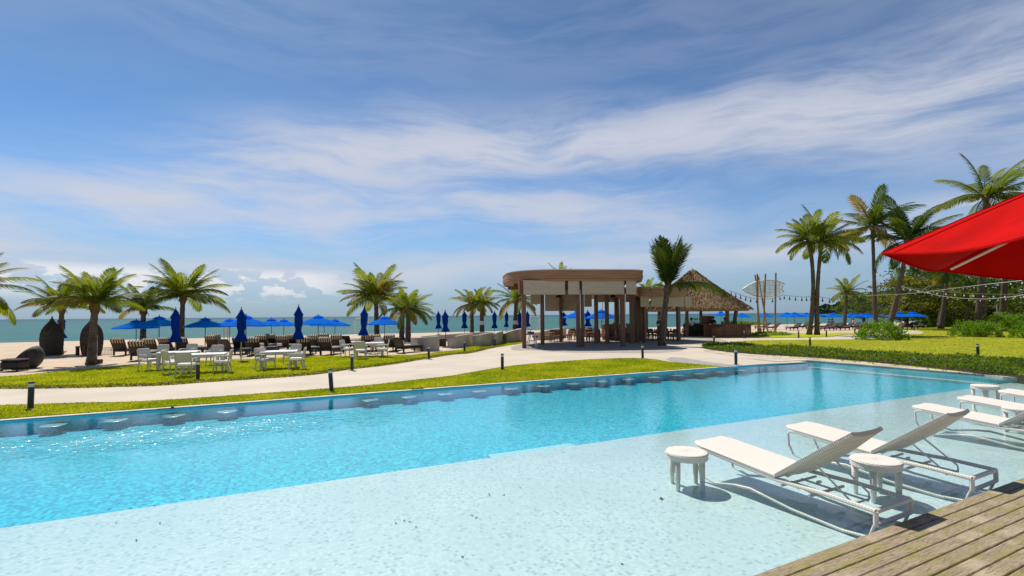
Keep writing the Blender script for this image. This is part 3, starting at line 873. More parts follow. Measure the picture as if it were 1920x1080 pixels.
P_(904, 626, 903, 572, 44, 'green palm with white notice on its trunk beside the yellowing palm', seed=10, n=17, r0=.28, r1=.2, group=G1, sign=1.2, lo=-.2)
P_(965, 625, 968, 563, 52, 'palm with white notice on its trunk just left of the pavilion', seed=12, n=19, r0=.28, r1=.2, group=G1, sign=1.2, lo=-.3, old=.3)
P_(1052, 626, 1050, 524, 34, 'palm behind the main pavilion with only its top fronds above the roof', seed=13, n=14, r0=.2, r1=.15, group=G1, hi=1.45, lo=.0)
P_(1212, 624, 1212, 549, 30, 'small palm showing above the lower pavilion roof beside the main roof', seed=14, n=16, r0=.2, r1=.15, group=G1, hi=1.3, lo=.1)
P_(1236, 626, 1236, 551, 24, 'small round palm top above the lower roof behind the leaning palm', seed=15, n=16, r0=.2, r1=.15, group=G1, hi=1.3, lo=.1)
# palm in front of the lower pavilion, fronds blown straight up
b = at(1241, 648); Y = b[1]; z, X = zat(1252, 541, Y); Lf = 1 / 920 * Y
sp = []
rr_ = random.Random(5)
for i in range(15):
    a = rr_.uniform(0, 6.28); e = rr_.uniform(1.25, 1.54); sp.append((a, e, rr_.uniform(76, 100) * Lf, 5, 'd'))
for a, e in ((.3, 1.2), (.1, 1.15), (.5, 1.27), (2.9, 1.4), (3.3, 1.44)): sp.append((a, e, 92 * Lf, 5, 'd'))
sp += [(0.05, .62, 64 * Lf, 4, 'g'), (-.15, .30, 112 * Lf, 1, 'd'), (.35, .42, 88 * Lf, 1, 'g'), (3.3, .55, 40 * Lf, 4, 'd'), (-1.2, .5, 44 * Lf, 4, 'g')]
palm('palm in front of the lower pavilion, its fronds blown upright', b, (X, Y, z), 1, spec=sp, r0=.24, r1=.17, bend=1.6, seed=16, group=G1)
P_(1517, 628, 1518, 452, 64, 'slim tall palm, left one of the close pair beside the surfboard sculpture', seed=17, n=22, r0=.21, r1=.15, group=G2, wind=2.9, lo=-.1, bow=.35)
P_(1532, 628, 1540, 455, 74, 'slim tall palm, right one of the close pair beside the surfboard sculpture', seed=18, n=24, r0=.21, r1=.14, group=G2, wind=.1, lo=-.15, bow=-.15)
P_(1583, 613, 1588, 549, 38, 'small distant palm with round crown between the tall palms', seed=19, n=22, r0=.26, r1=.17, group=G2, lo=-.4)
P_(1642, 616, 1636, 428, 88, 'tall straight palm behind the round bush', seed=20, n=20, r0=.25, r1=.17, col='d', group=G2, lo=-.2, hi=1.5, old=.12)
P_(1663, 618, 1702, 452, 92, 'palm with strongly leaning curved trunk beside the round bush', seed=21, n=28, r0=.32, r1=.20, col='d', group=G2, wind=.0, lo=-.35, bend=.75, old=.08)
P_(1831, 616, 1849, 372, 98, 'tallest palm, rising above the red umbrella', seed=22, n=22, r0=.35, r1=.21, group=G2, wind=.2, lo=-.1, bend=.8, old=.08)
P_(1764, 616, 1777, 514, 46, 'slender palm hidden partly under the red umbrella, left trunk of a close pair', seed=23, n=16, r0=.28, r1=.16, col='d', group=G2, lo=-.2)
P_(1760, 614, 1771, 535, 40, 'slender palm with pale trunk crossing behind its neighbour', seed=24, n=14, r0=.24, r1=.14, col='d', group=G2, lo=-.2)
P_(1844, 613, 1842, 500, 40, 'palm trunk close behind the tallest palm, crown hidden by red umbrella', seed=26, n=16, r0=.4, r1=.22, col='d', group=G2)
P_(1879, 612, 1886, 490, 44, 'palm behind the cream board, crown hidden by red umbrella', seed=25, n=16, r0=.42, r1=.28, col='d', group=G2)
P_(1810, 614, 1813, 578, 34, 'short young palm in front of the beach bar', seed=27, n=14, r0=.25, r1=.16, group=G2, hi=1.5, lo=.5)
# ones just off the right edge, as the avenue goes on
P_(2010, 618, 2030, 440, 90, 'palm beyond the right frame edge', seed=28, n=18, r0=.5, r1=.3, group=G2)


# ------------------------------------------------------------------ broadleaf trees, bushes, ground cover
def tree(label, base, H, R, seed, matn='tree', layers=7, nl=5200, name='broadleaf_tree', cat='tree', lean=0, leaf=.34, z0=.25, group='trees behind the right lawn'):
    rg = np.random.default_rng(seed); r = random.Random(seed)
    t = thing(name, label, cat, (base[0], base[1], 0), r.uniform(0, 6), group)
    mb = MB(); mb.tube([(0, 0, -.1), (lean * .2, 0, H * .3), (lean * .5, .1, H * .6), (lean, 0, H * .9)], [R * .07, R * .055, R * .04, R * .015], 8)
    for i in range(9):
        a = i * 2.4; z = H * (z0 + .65 * i / 9); l = R * (.9 - .55 * i / 9)
        mb.tube([(0, 0, z), (math.cos(a) * l * .5, math.sin(a) * l * .5, z + l * .12), (math.cos(a) * l, math.sin(a) * l, z + l * .2)], [R * .03, R * .02, R * .008], 5)
    mb.build('trunk', M['bark'], t)
    pts = []
    nc = layers * 8
    for i in range(nc):
        u = r.random(); z = H * (z0 + .05 + (.97 - z0) * u); rad_ = R * (math.sin(math.pi * (.18 + .72 * u)) ** .7) * r.uniform(.35, 1.0)
        a = r.uniform(0, 6.28); c_ = np.array([math.cos(a) * rad_ + lean * u, math.sin(a) * rad_, z])
        k = nl // nc; q = rg.normal(size=(k, 3)) * np.array([R * .17, R * .17, H * .028]); q[:, 2] -= (np.hypot(q[:, 0], q[:, 1]) / R) ** 2 * H * .3
        pts.append(q + c_)
    P = np.concatenate(pts); V = leaves(P, leaf * rg.uniform(.6, 1.3, len(P)), .5, .55, rg)
    link('crown', tris_mesh('crown', V, [(0, 1, 2, 3)], M[matn], 4), t)
    return t


def bush(label, base, rx, ry, h, seed, n=3200, leaf=.13, name='bush', group='bushes on the right lawn', m_='bush'):
    rg = np.random.default_rng(seed)
    t = thing(name, label, 'bush', (base[0], base[1], 0), 0, group)
    mb = MB()
    for i in range(12):
        a = i * .55; mb.tube([(math.cos(a) * rx * .1, math.sin(a) * ry * .1, 0), (math.cos(a) * rx * .55, math.sin(a) * ry * .55, h * .7)], [.02, .008], 4)
    mb.build('stem', M['bark'], t)
    d = rg.normal(size=(n, 3)); d /= np.linalg.norm(d, axis=1)[:, None]; d[:, 2] = np.abs(d[:, 2])
    a = np.arctan2(d[:, 1], d[:, 0]); lump = 1 + .13 * np.sin(a * 5 + seed) + .10 * np.sin(a * 9 + d[:, 2] * 7)
    rr = rg.uniform(.55, 1.02, n) ** .5 * lump
    P = d * rr[:, None] * np.array([rx, ry, h]); P[:, 2] = P[:, 2] * .98 + .02
    V = leaves(P, leaf * rg.uniform(.6, 1.3, n), .6, .5, rg, out=d * 1.1)
    link('foliage', tris_mesh('foliage', V, [(0, 1, 2, 3)], M[m_], 4), t)
    return t


bush('large round bright green bush at the foot of the tall straight palm', at(1651, 637), 1.55, 1.2, 1.28, 5, 4200)
bush('broad loose bush at the foot of the tallest palm', at(1812, 631), 1.1, .9, 1.15, 6, 2600)
bush('dense half of the broad bush in front of the tallest palm', at(1845, 632), 1.15, .9, 1.1, 9, 2800)
bush('small bush cut by the right frame edge', at(1922, 634), .8, .8, 1.15, 7, 2000)
for i, (x, y, r_, h) in enumerate([(1742, 613, 1.5, 1.3), (1775, 613, 1.6, 1.1), (1800, 613, 1.4, .9), (1880, 615, 1.7, 1.6), (1908, 616, 1.6, 1.5), (1940, 617, 1.8, 1.5)]):
    bush(['low yellow green bush beside the rightmost blue umbrellas', 'low bush left of the slender palm pair', 'low sparse bush in front of the beach bar', 'leafy bush right of the cream board', 'leafy bush at the back of the lawn by the right frame edge', 'bush beyond the right edge'][i], at(x, y), r_, r_, h, 20 + i, 1800, .22, 'shrub', 'shrubs along the back of the right lawn')

TR = [(1700, 612, 6.3, 4.2, 'tree_y', 'olive bushy tree behind the leaning palm trunk'), (1738, 609, 8.6, 6.5, 'tree', 'large dark layered tree behind the rightmost blue umbrellas'),
      (1790, 608, 8.8, 7.0, 'tree', 'large layered tree behind the slender palm pair'), (1762, 612, 4.8, 4.4, 'tree_y', 'lower yellowish tree in front of the large layered trees'),
      (1845, 607, 8.5, 7.0, 'tree', 'dark tree directly behind the tallest palm'), (1895, 608, 8.7, 6.5, 'tree', 'dark tree behind the cream board'),
      (1950, 610, 8.8, 6.5, 'tree', 'dark tree at the right frame edge'), (1620, 604.5, 5.6, 4.8, 'tree', 'round dark tree behind the small distant palm'), (2060, 612, 9, 7, 'tree', 'tree beyond the right edge')]
for i, (x, y, H, R, mt, lb) in enumerate(TR):
    tree(lb, at(x, y), H * 1.04, R, 40 + i, mt, leaf=.38, nl=5200 if R > 6 else 3600, z0=.12)


def casuarina(label, base, H, R, seed):
    rg = np.random.default_rng(seed); r = random.Random(seed)
    t = thing('casuarina_tree', label, 'tree', (base[0], base[1], 0), 0, 'feathery trees')
    mb = MB(); mb.tube([(0, 0, 0), (.1, 0, H * .5), (0, 0, H)], [.2, .12, .03], 7)
    P = []; Dv = []
    for i in range(46):
        u = r.random(); z = H * (.3 + .65 * u); a = r.uniform(0, 6.28); l = R * (1.1 - .6 * u) * r.uniform(.6, 1.1)
        e = Vector((math.cos(a) * l, math.sin(a) * l, l * .55)); mb.tube([(0, 0, z), tuple(Vector((0, 0, z)) + e)], [.05, .015], 4)
        for j in range(60):
            q = Vector((0, 0, z)) + e * r.uniform(.25, 1.05); P.append(q + Vector((r.gauss(0, .12), r.gauss(0, .12), r.gauss(0, .1)))); Dv.append(e.normalized() * .8 + Vector((0, 0, .2)))
    mb.build('trunk', M['bark'], t)
    V = leaves(np.array([tuple(p) for p in P]), .6, .3, .07, rg, out=np.array([tuple(p) for p in Dv]))
    link('crown', tris_mesh('crown', V, [(0, 1, 2, 3)], M['needle'], 4), t)
casuarina('thin feathery grey green tree behind the leaning palm', at(1700, 609), 7.2, 3.4, 3)
casuarina('feathery tree partly hidden by the large layered trees', at(1810, 606), 9.0, 3.6, 4)

# ground cover along the pool kerb: low leafy carpet
gc_far = [(1316, 651.5), (1327, 646.5), (1348, 647), (1375, 646), (1406, 649), (1416, 652), (1470, 653.5), (1500, 654), (1565, 660), (1690, 667.5), (1815, 674), (1920, 679), (2050, 690), (2300, 720)]
gc_near = [(1319, 653), (1362, 659.5), (1409, 663), (1457, 665.5), (1500, 668), (1565, 672), (1640, 678.5), (1720, 686), (1800, 695), (1880, 704), (1960, 714), (2150, 738), (2300, 765)]
gp = [at(*p) for p in gc_far] + [at(x, y, .03) for x, y in reversed(gc_near)]
sheet('soil_bed', gp, .04, mat('soil', (.05, .035, .02), .95), .12)


def scatter_poly(poly, n, rg, pw=0):
    A = np.array(poly); lo, hi = A.min(0), A.max(0); out = []; got = 0
    while got < n:
        q = rg.uniform(lo, hi, (n * 2, 2))
        if pw:
            d2 = np.maximum(np.linalg.norm(q, axis=1), 6.); keep = rg.random(len(q)) < (6. / d2) ** pw; q = q[keep]
        q = q[inside(q, poly)]; out.append(q); got += len(q)
    return np.concatenate(out)[:n]


q = scatter_poly(gp, 42000, RN, 1)
hgt = .09 + .10 * np.sin(q[:, 0] * 2.1 + np.sin(q[:, 1] * 1.7) * 2) * .5 + RN.uniform(0, .12, len(q))
P = np.column_stack([q, hgt * RN.uniform(.15, 1, len(q)) + .03])
V = leaves(P, RN.uniform(.05, .13, len(P)), .8, .5)
tag(link('ground_cover', tris_mesh('ground_cover', V, [(0, 1, 2, 3)], M['hedge'], 4)), kind='stuff')
# spill over kerb: long creeping shoots
V = []
for i in range(160):
    j = random.randrange(1, len(gc_near) - 2); u = random.random(); a = at(*gc_near[j], .1); b_ = at(*gc_near[j + 1], .1)
    p0 = np.array([a[0] + (b_[0] - a[0]) * u, a[1] + (b_[1] - a[1]) * u, .13]); V.append(p0 + RN.normal(size=3) * np.array([.14, .14, .02]))
V = np.array(V); V[:, 2] = .035 + RN.uniform(0, .03, len(V))
tag(link('creeping_shoots', tris_mesh('creeping_shoots', leaves(V, RN.uniform(.05, .1, len(V)), .3, .45), [(0, 1, 2, 3)], M['hedge'], 4)), kind='stuff')
# leafy edging of the upper lawn
V = []
LF = np.array(L_far); seg = np.linalg.norm(np.diff(LF, axis=0), axis=1); cum_ = np.concatenate([[0], np.cumsum(seg)])
d_ = RN.uniform(0, cum_[-1] * .93, 11000); ix = np.searchsorted(cum_, d_) - 1; ix = np.clip(ix, 0, len(seg) - 1); u = (d_ - cum_[ix]) / seg[ix]
p2 = LF[ix] + (LF[ix + 1] - LF[ix]) * u[:, None]; nv = np.column_stack([-(LF[ix + 1] - LF[ix])[:, 1], (LF[ix + 1] - LF[ix])[:, 0]]) / seg[ix][:, None]
wd = np.abs(RN.normal(0, .13, len(d_))) * (1 + .8 * np.sin(d_ * 1.3) ** 2)
p2 = p2 + nv * (wd - .04)[:, None]
P = np.column_stack([p2, .018 + RN.uniform(0, .045, len(p2))])
tag(link('edging_plants', tris_mesh('edging_plants', leaves(P, RN.uniform(.03, .08, len(P)), .5, .5), [(0, 1, 2, 3)], M['edgeleaf'], 4)), kind='stuff')


def grass(name, poly, n, h0, pw, z):
    q = scatter_poly(poly, n, RN, pw); dist = np.linalg.norm(q, axis=1)
    h = h0 * RN.uniform(.6, 1.4, n); w_ = .006 + dist * .0009
    a = RN.uniform(0, 6.28, n); lx = RN.normal(0, .35, n) * h; ly = RN.normal(0, .35, n) * h
    c_, s_ = np.cos(a) * w_, np.sin(a) * w_
    A = np.column_stack([q[:, 0] - c_, q[:, 1] - s_, np.full(n, z - .005)]); B = np.column_stack([q[:, 0] + c_, q[:, 1] + s_, np.full(n, z - .005)])
    C = np.column_stack([q[:, 0] + lx, q[:, 1] + ly, z + h])
    V = np.stack([A, B, C], 1).reshape(-1, 3)
    tag(link(name, tris_mesh(name, V, [(0, 1, 2)], M['blade'], 3)), kind='stuff')


def clip(poly, x0, x1, y0, y1): return poly
grass('lower_grass', [p for p in lawn1], 90000, .035, 2.2, .016)
grass('upper_grass', [p for p in lawn2], 90000, .04, 1.6, .016)
rclip = [p for p in rl if True]
grass('right_grass', [(min(p[0], 60), max(p[1], 0)) for p in rl], 60000, .022, 1.8, .012)

# ------------------------------------------------------------------ headland far off
mb = MB(); N = 60; pr = []
hx0, hx1 = 1530, 1960
for j in range(9):
    for i in range(N + 1):
        u = i / N; x = hx0 + (hx1 - hx0) * u; prof = (min(1, u * 5.) ** .6) * (18 + 22 * min(1, u * 3.2)) + 4 * math.sin(u * 26) + 3 * math.sin(u * 61)
        Yd = 900 - u * 250 + j * 14; zz, X = zat(x, 587, Yd)
        h = prof * (Yd / 920) * math.sin(math.pi * (j + .0) / 8) * .9 if j not in (0, 8) else -2
        pr.append((X, Yd, h + (random.uniform(-2.4, 2.4) if 0 < j < 8 else 0)))
for j in range(8):
    for i in range(N): a = j * (N + 1) + i; mb.f.append((a, a + 1, a + N + 2, a + N + 1)); mb.mi.append(0)
mb.v = pr; o = mb.build('headland', M['hill'], None); tag(o, kind='structure')
# forest skin
A = np.array(pr).reshape(9, N + 1, 3); q = []
for k in range(9000):
    j = random.randrange(0, 7); i = random.randrange(0, N); u, v_ = random.random(), random.random()
    p = A[j, i] * (1 - u) * (1 - v_) + A[j, i + 1] * u * (1 - v_) + A[j + 1, i] * (1 - u) * v_ + A[j + 1, i + 1] * u * v_
    if p[2] > 0: q.append(p)
q = np.array(q); tag(link('hill_forest', tris_mesh('hill_forest', leaves(q, RN.uniform(3.5, 8, len(q)), .8, .9), [(0, 1, 2, 3)], M['hill'], 4)), kind='stuff')
# low vegetation by the shore behind the thatched bar
q = RN.uniform(0, 1, (5000, 2)); A0, A1 = at(1368, 610.5), at(1424, 609); P = []
P = np.column_stack([A0[0] + (A1[0] - A0[0]) * q[:, 0] + RN.normal(0, .2, 5000), A0[1] + (A1[1] - A0[1]) * q[:, 0] + (q[:, 1] - .5) * 3, RN.uniform(0, .75, 5000) * (1 - .5 * q[:, 0])])
tag(link('beach_creeper', tris_mesh('beach_creeper', leaves(P, RN.uniform(.12, .25, 5000), .8, .5), [(0, 1, 2, 3)], M['bush'], 4)), kind='stuff')

# ------------------------------------------------------------------ main pavilion
def rrect(x0, x1, y0, y1, r, n=10, sq=False):
    rs = r if hasattr(r, '__len__') else (r,) * 4
    P = []
    for (cx, cy, sx, sy, a0, rr) in ((x1, y0, -1, 1, -90, rs[1]), (x1, y1, -1, -1, 0, rs[2]), (x0, y1, 1, -1, 90, rs[3]), (x0, y0, 1, 1, 180, rs[0])):
        c_ = (cx + sx * rr, cy + sy * rr)
        for i in range(n + 1):
            a = rad(a0 + 90 * i / n); P.append((c_[0] + rr * math.cos(a), c_[1] + rr * math.sin(a)))
    return P


def ring_wall(mb, P, z0, z1, th):
    n = len(P); Q = []
    for i in range(n):
        a, b = Vector(P[i - 1]), Vector(P[(i + 1) % n]); d = (b - a)
        if d.length < 1e-6: d = Vector((1, 0))
        d.normalize(); Q.append((P[i][0] - d.y * th, P[i][1] + d.x * th))
    vs = [(p[0], p[1], z0) for p in P] + [(p[0], p[1], z1) for p in P] + [(p[0], p[1], z0) for p in Q] + [(p[0], p[1], z1) for p in Q]
    fs = []
    for i in range(n):
        j = (i + 1) % n
        fs += [(i, j, n + j, n + i), (2 * n + j, 2 * n + i, 3 * n + i, 3 * n + j), (n + i, n + j, 3 * n + j, 3 * n + i), (j, i, 2 * n + i, 2 * n + j)]
    mb.add(vs, fs)


o1 = at(982, 653); PY = o1[1]; prz = math.atan2(at(1167, 650)[1] - PY, at(1167, 650)[0] - o1[0])
pv = thing('pavilion', 'round cornered open beach pavilion with brown timber fascia and taupe roller blinds', 'pavilion', (o1[0], o1[1], 0), prz)
def pl_(p): v = Matrix.Rotation(-prz, 3, 'Z') @ Vector((p[0] - o1[0], p[1] - o1[1], 0)); return v.x, v.y
zt = zat(1090, 504.5, PY - .6)[0]; zb = zat(1090, 525, PY)[0]; zbl = zat(1090, 551, PY)[0]
X0, X1 = -.78, 7.75; Y0, Y1 = -.55, 7.6
outer = rrect(X0, X1, Y0, Y1, (3.0, 1.3, 1.3, 3.0), 12)
mb = MB(); mb.prism(rrect(X0 + .1, X1 - .1, Y0 + .1, Y1 - .1, (2.9, 1.2, 1.2, 2.9), 12), zt - .12, zt - .06, bottom=True); mb.build('roof', M['roofing'], pv)
for k_ in range(4):
    mb = MB(); q_ = .012 * (k_ % 2); ring_wall(mb, rrect(X0 + q_, X1 - q_, Y0 + q_, Y1 - q_, (3.0 - q_, 1.3 - q_, 1.3 - q_, 3.0 - q_), 12), zt - .13 * (k_ + 1) + .008, zt - .13 * k_, .09); mb.build('fascia_board', M['fascia'], pv)
mb = MB(); ring_wall(mb, rrect(X0 + .06, X1 - .06, Y0 + .06, Y1 - .06, (2.94, 1.24, 1.24, 2.94), 12), zb - .05, zt - .525, .08); mb.build('lower_fascia', M['fascia'], pv)
mb = MB(); ring_wall(mb, rrect(X0 - .02, X1 + .02, Y0 - .02, Y1 + .02, (3.02, 1.32, 1.32, 3.02), 12), zt + .002, zt + .04, .14); mb.build('roof_trim', M['whitepaint'], pv)
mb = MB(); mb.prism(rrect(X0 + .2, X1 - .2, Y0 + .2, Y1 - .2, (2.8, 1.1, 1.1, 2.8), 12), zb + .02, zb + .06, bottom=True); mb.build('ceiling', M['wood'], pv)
def zx(px, y_): # local x of a pixel column on the local line y = y_
    lo, hi = -4, 14
    for _ in range(40):
        mid = (lo + hi) / 2; v = Matrix.Rotation(prz, 3, 'Z') @ Vector((mid, y_, 0)) + Vector((o1[0], o1[1], 0))
        xx = _projx(v.x, v.y, 1.5)
        if xx < px: lo = mid
        else: hi = mid
    return lo
def _projx(X, Y, Z):
    vy, vz = Y, Z - CH; cp, sp_ = math.cos(PITCH), math.sin(PITCH)
    a1 = vy * cp + vz * sp_; a2 = -vy * sp_ + vz * cp; xr, yr = X / a1 * F, a2 / a1 * F
    return 960 + math.cos(ROLL) * xr - math.sin(ROLL) * yr
for (x0, x1) in ((982, 1060), (1066, 1087), (1092, 1171), (1175, 1194)):
    a, b_ = zx(x0, -.30), zx(x1, -.30)
    mb = MB(); mb.box(((a + b_) / 2, -.30, (zb + zbl) / 2 - .03), (b_ - a, .05, zb - zbl + .02), bev=.01); bl = mb.build('blind', M['blind'], pv)
    mb = MB(); mb.tube([(a, -.30, zbl - .03), (b_, -.30, zbl - .03)], .025, 6); mb.build('bottom_bar', M['wood'], bl)
mb = MB(); mb.box((zx(977.5, -.2), .2, (zb + zbl) / 2), (.16, .5, zb - zbl)); mb.build('end_panel', M['wood'], pv)
zb2 = zat(1050, 583, PY + 7)[0]; zb3 = zat(1000, 570, PY + 7)[0]
for (x0, x1, zz) in ((995, 1013, zb3), (1022, 1081, zb2), (1096, 1110, zat(1100, 575, PY + 7)[0]), (1122, 1160, zat(1140, 571, PY + 7)[0] + .2), (1165, 1180, zat(1140, 571, PY + 7)[0] + .2)):
    a, b_ = zx(x0, 7.2), zx(x1, 7.2); mb = MB(); mb.box(((a + b_) / 2, 7.2, (zb + zz) / 2), (b_ - a, .05, zb - zz), bev=.01); mb.build('blind', M['blind'], pv)
posts = [(982.5, .0, .24), (1084, .02, .22), (1092, .30, .2), (1167.5, .0, .24), (1017, 3.2, .24), (1118, 3.6, .24), (1138, 3.6, .24), (1185, 3.0, .28), (975 + 5, 7.0, .18), (1052 + 0, 7.05, .2), (1155, 7.0, .2), (1200, 6.6, .24)]
for px, yy, ww in posts:
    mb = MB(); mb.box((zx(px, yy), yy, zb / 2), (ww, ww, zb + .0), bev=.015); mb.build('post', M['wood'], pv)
for px in (1066 + 22.5, 1173):
    mb = MB(); mb.tube([(zx(px, -.36), -.36, zbl), (zx(px, -.36), -.36, 1.25), (zx(px, -.36) + .06, -.36, 1.2)], .022, 6); mb.build('blind_cord', M['whitepaint'], pv)
for yy in (.0, 3.4, 7.0):
    mb = MB(); mb.box(((X0 + X1) / 2, yy, zb - .1), (X1 - X0 - 1.2, .14, .2)); mb.build('beam', M['wood'], pv)
for px, yy in ((1048, 3.4), (1150, 3.8)):
    x_ = zx(px, yy); mb = MB(); mb.lathe([(.02, 0), (.05, -.08), (.20, -.34), (.24, -.36), (.2, -.33)], 14, (x_, yy, zb - .55)); mb.tube([(x_, yy, zb - .55), (x_, yy, zb)], .012, 5); mb.build('pendant_lamp', M['rattan'], pv)
# lower pavilion behind
o2 = at(1209, 642.5); QY = o2[1]; q2 = at(1275, 639.5); qrz = math.atan2(q2[1] - QY, q2[0] - o2[0]); W2 = math.hypot(q2[0] - o2[0], q2[1] - QY)
pw_ = thing('pavilion', 'lower flat roofed dining pavilion between the main pavilion and the thatched bar', 'pavilion', (o2[0], o2[1], 0), qrz)
t2 = zat(1240, 538, QY - .5)[0]; b2_ = zat(1240, 555, QY)[0]; bb2 = zat(1240, 575, QY)[0]
A0, A1, B0, B1 = -.75, W2 + 1.45, -.6, 6.0
mb = MB(); mb.prism(rrect(A0 + .1, A1 - .1, B0 + .1, B1 - .1, (.3, 2.2, 2.2, .3), 10), t2 - .1, t2 - .05, bottom=True); mb.build('roof', M['roofing'], pw_)
hb_ = (t2 - b2_ + .02) / 3
for k_ in range(3):
    mb = MB(); q_ = .012 * (k_ % 2); ring_wall(mb, rrect(A0 + q_, A1 - q_, B0 + q_, B1 - q_, (.4, 2.3, 2.3, .4), 10), t2 - hb_ * (k_ + 1) + .008, t2 - hb_ * k_, .09); mb.build('fascia_board', M['fascia'], pw_)
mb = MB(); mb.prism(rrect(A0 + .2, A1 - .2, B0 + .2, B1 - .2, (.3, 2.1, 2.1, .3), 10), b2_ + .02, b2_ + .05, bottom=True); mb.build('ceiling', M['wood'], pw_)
k2 = W2 / (1275 - 1209)
def lx(px): return (px - 1209) * k2
for x0, x1 in ((1197, 1212), (1215.5, 1277.5), (1279.5, 1293)):
    mb = MB(); mb.box(((lx(x0) + lx(x1)) / 2, -.3, (b2_ + bb2) / 2), (lx(x1) - lx(x0), .05, b2_ - bb2), bev=.01); mb.build('blind', M['blind'], pw_)
for px, yy in ((1209, 0), (1202, .4), (1272, 0), (1279, .3), (1283, 4.4), (1214, 4.4), (1248, 5.2)):
    mb = MB(); mb.box((lx(px), yy, b2_ / 2), (.22, .22, b2_), bev=.015); mb.build('post', M['wood'], pw_)
for px in (1222, 1232, 1246, 1256, 1263):
    mb = MB(); mb.tube([(lx(px), 5.4, .9), (lx(px), 5.4, b2_)], .02, 5); mb.build('blind_cord', M['darkwire'], pw_)
mb = MB(); mb.box((lx(1243), 4.8, .62), (lx(1276) - lx(1216), .3, 1.24), bev=.02)
mb.build('bar_wall', M['chairwood'], pw_)

# ------------------------------------------------------------------ thatched bar
hc = at(1300, 628.5); HY = hc[1]; HR = 96 / 920 * HY
zA = zat(1300, 503, HY)[0]; zE = zat(1396, 577, HY)[0]
zE = 2.0 + (587 - 577) / 920 * HY
hx = zat(1300, 600, HY)[1]
hut = thing('thatched_bar', 'thatched conical roof bar with open sides behind the lower pavilion', 'bar', (hx, HY, 0), 0)
mb = MB(); prof = []
for i in range(15):
    u = i / 14; prof.append((HR * (u ** 1.04), zA + (zE - zA) * u ** .92))
def wb(a, z): return 1 + .012 * math.sin(a * 17 + z * 3) + .008 * math.sin(a * 41)
mb.lathe(prof, 48, wob=wb); mb.lathe([(HR, zE), (HR - .1, zE - .28), (HR - .5, zE - .1), (.3, zA - .6)], 48, wob=wb)
rf = mb.build('thatch_roof', M['thatch'], hut)
rg = np.random.default_rng(3); n = 26000; u = np.sqrt(rg.uniform(0.002, 1, n)); a = rg.uniform(0, 6.283, n)
R_ = HR * u ** 1.04; Z_ = zA + (zE - zA) * u ** .92
P = np.column_stack([R_ * np.cos(a), R_ * np.sin(a), Z_ + .02]); sl = (zE - zA) / HR
od = np.column_stack([np.cos(a), np.sin(a), np.full(n, sl * 1.0) - .05]) * 5
P[:, 2] += rg.uniform(0, .10, n); V = leaves(P, rg.uniform(.22, .5, n), .3, .16, rg, out=od); st_ = link('straw', tris_mesh('straw', V, [(0, 1, 2, 3)], M['thatch'], 4), rf); st_['kind'] = 'stuff'
for px0, px1, py0 in ((1338, 1338, -3.2), (1359, 1349, -3.0)):
    xa = (px0 - 1300) / 920 * (HY - 3); xb = (px1 - 1300) / 920 * (HY - 3)
    mb = MB(); mb.tube([(xb, py0, 0), (xa, py0, zE + .4)], .17, 8); mb.build('post', M['wood'], hut)
for a in (1.0, 2.1, 4.2):
    mb = MB(); mb.tube([(math.cos(a) * 3.4, math.sin(a) * 3.4, 0), (math.cos(a) * 3.2, math.sin(a) * 3.2, zE + .4)], .15, 8); mb.build('post', M['wood'], hut)
mb = MB(); mb.box((-1.0, -3.6, zE - .02), (3.6, .08, .16)); mb.box((2.3, -3.4, zE + .0), (2.6, .08, .14)); mb.build('beam', M['whitepaint'], hut)
# bar counter: curved front of vertical boards
cnt = thing('bar_counter', 'curved timber bar counter under the thatched roof', 'bar counter', (hx + 1.9, HY - 3.0, 0), 0)
me_b = MB(); me_b.box((0, 0, .52), (.22, .04, 1.02), bev=.004); me_b = me_b.mesh('board', M['chairwood'])
for i in range(26):
    a = rad(-160 + i * 6.2); link('board', me_b, cnt, (math.cos(a) * 2.1 - .2, math.sin(a) * 1.0, 0), (0, 0, a + math.pi / 2))
mb = MB(); mb.prism([(math.cos(rad(-165 + i * 8)) * 2.3 - .2, math.sin(rad(-165 + i * 8)) * 1.2) for i in range(22)] + [(math.cos(rad(3 - i * 8)) * 1.7 - .2, math.sin(rad(3 - i * 8)) * .6) for i in range(22)], 1.03, 1.10, bottom=True)
mb.build('counter_top', M['wood'], cnt)
pod_ = thing('serving_podium', 'half round dark timber podium at the left end of the bar counter', 'podium', (hx + .45, HY - 4.1, 0), 0)
for i in range(13):
    a = rad(-180 + i * 15); link('board', me_b, pod_, (math.cos(a) * .42, math.sin(a) * .42, -.08), (0, 0, a + math.pi / 2)).scale = (.5, 1, .85)
mb = MB(); mb.lathe([(0, .80), (.48, .80), (.48, .86), (0, .86)], 18); mb.build('counter_top', M['wood'], pod_)
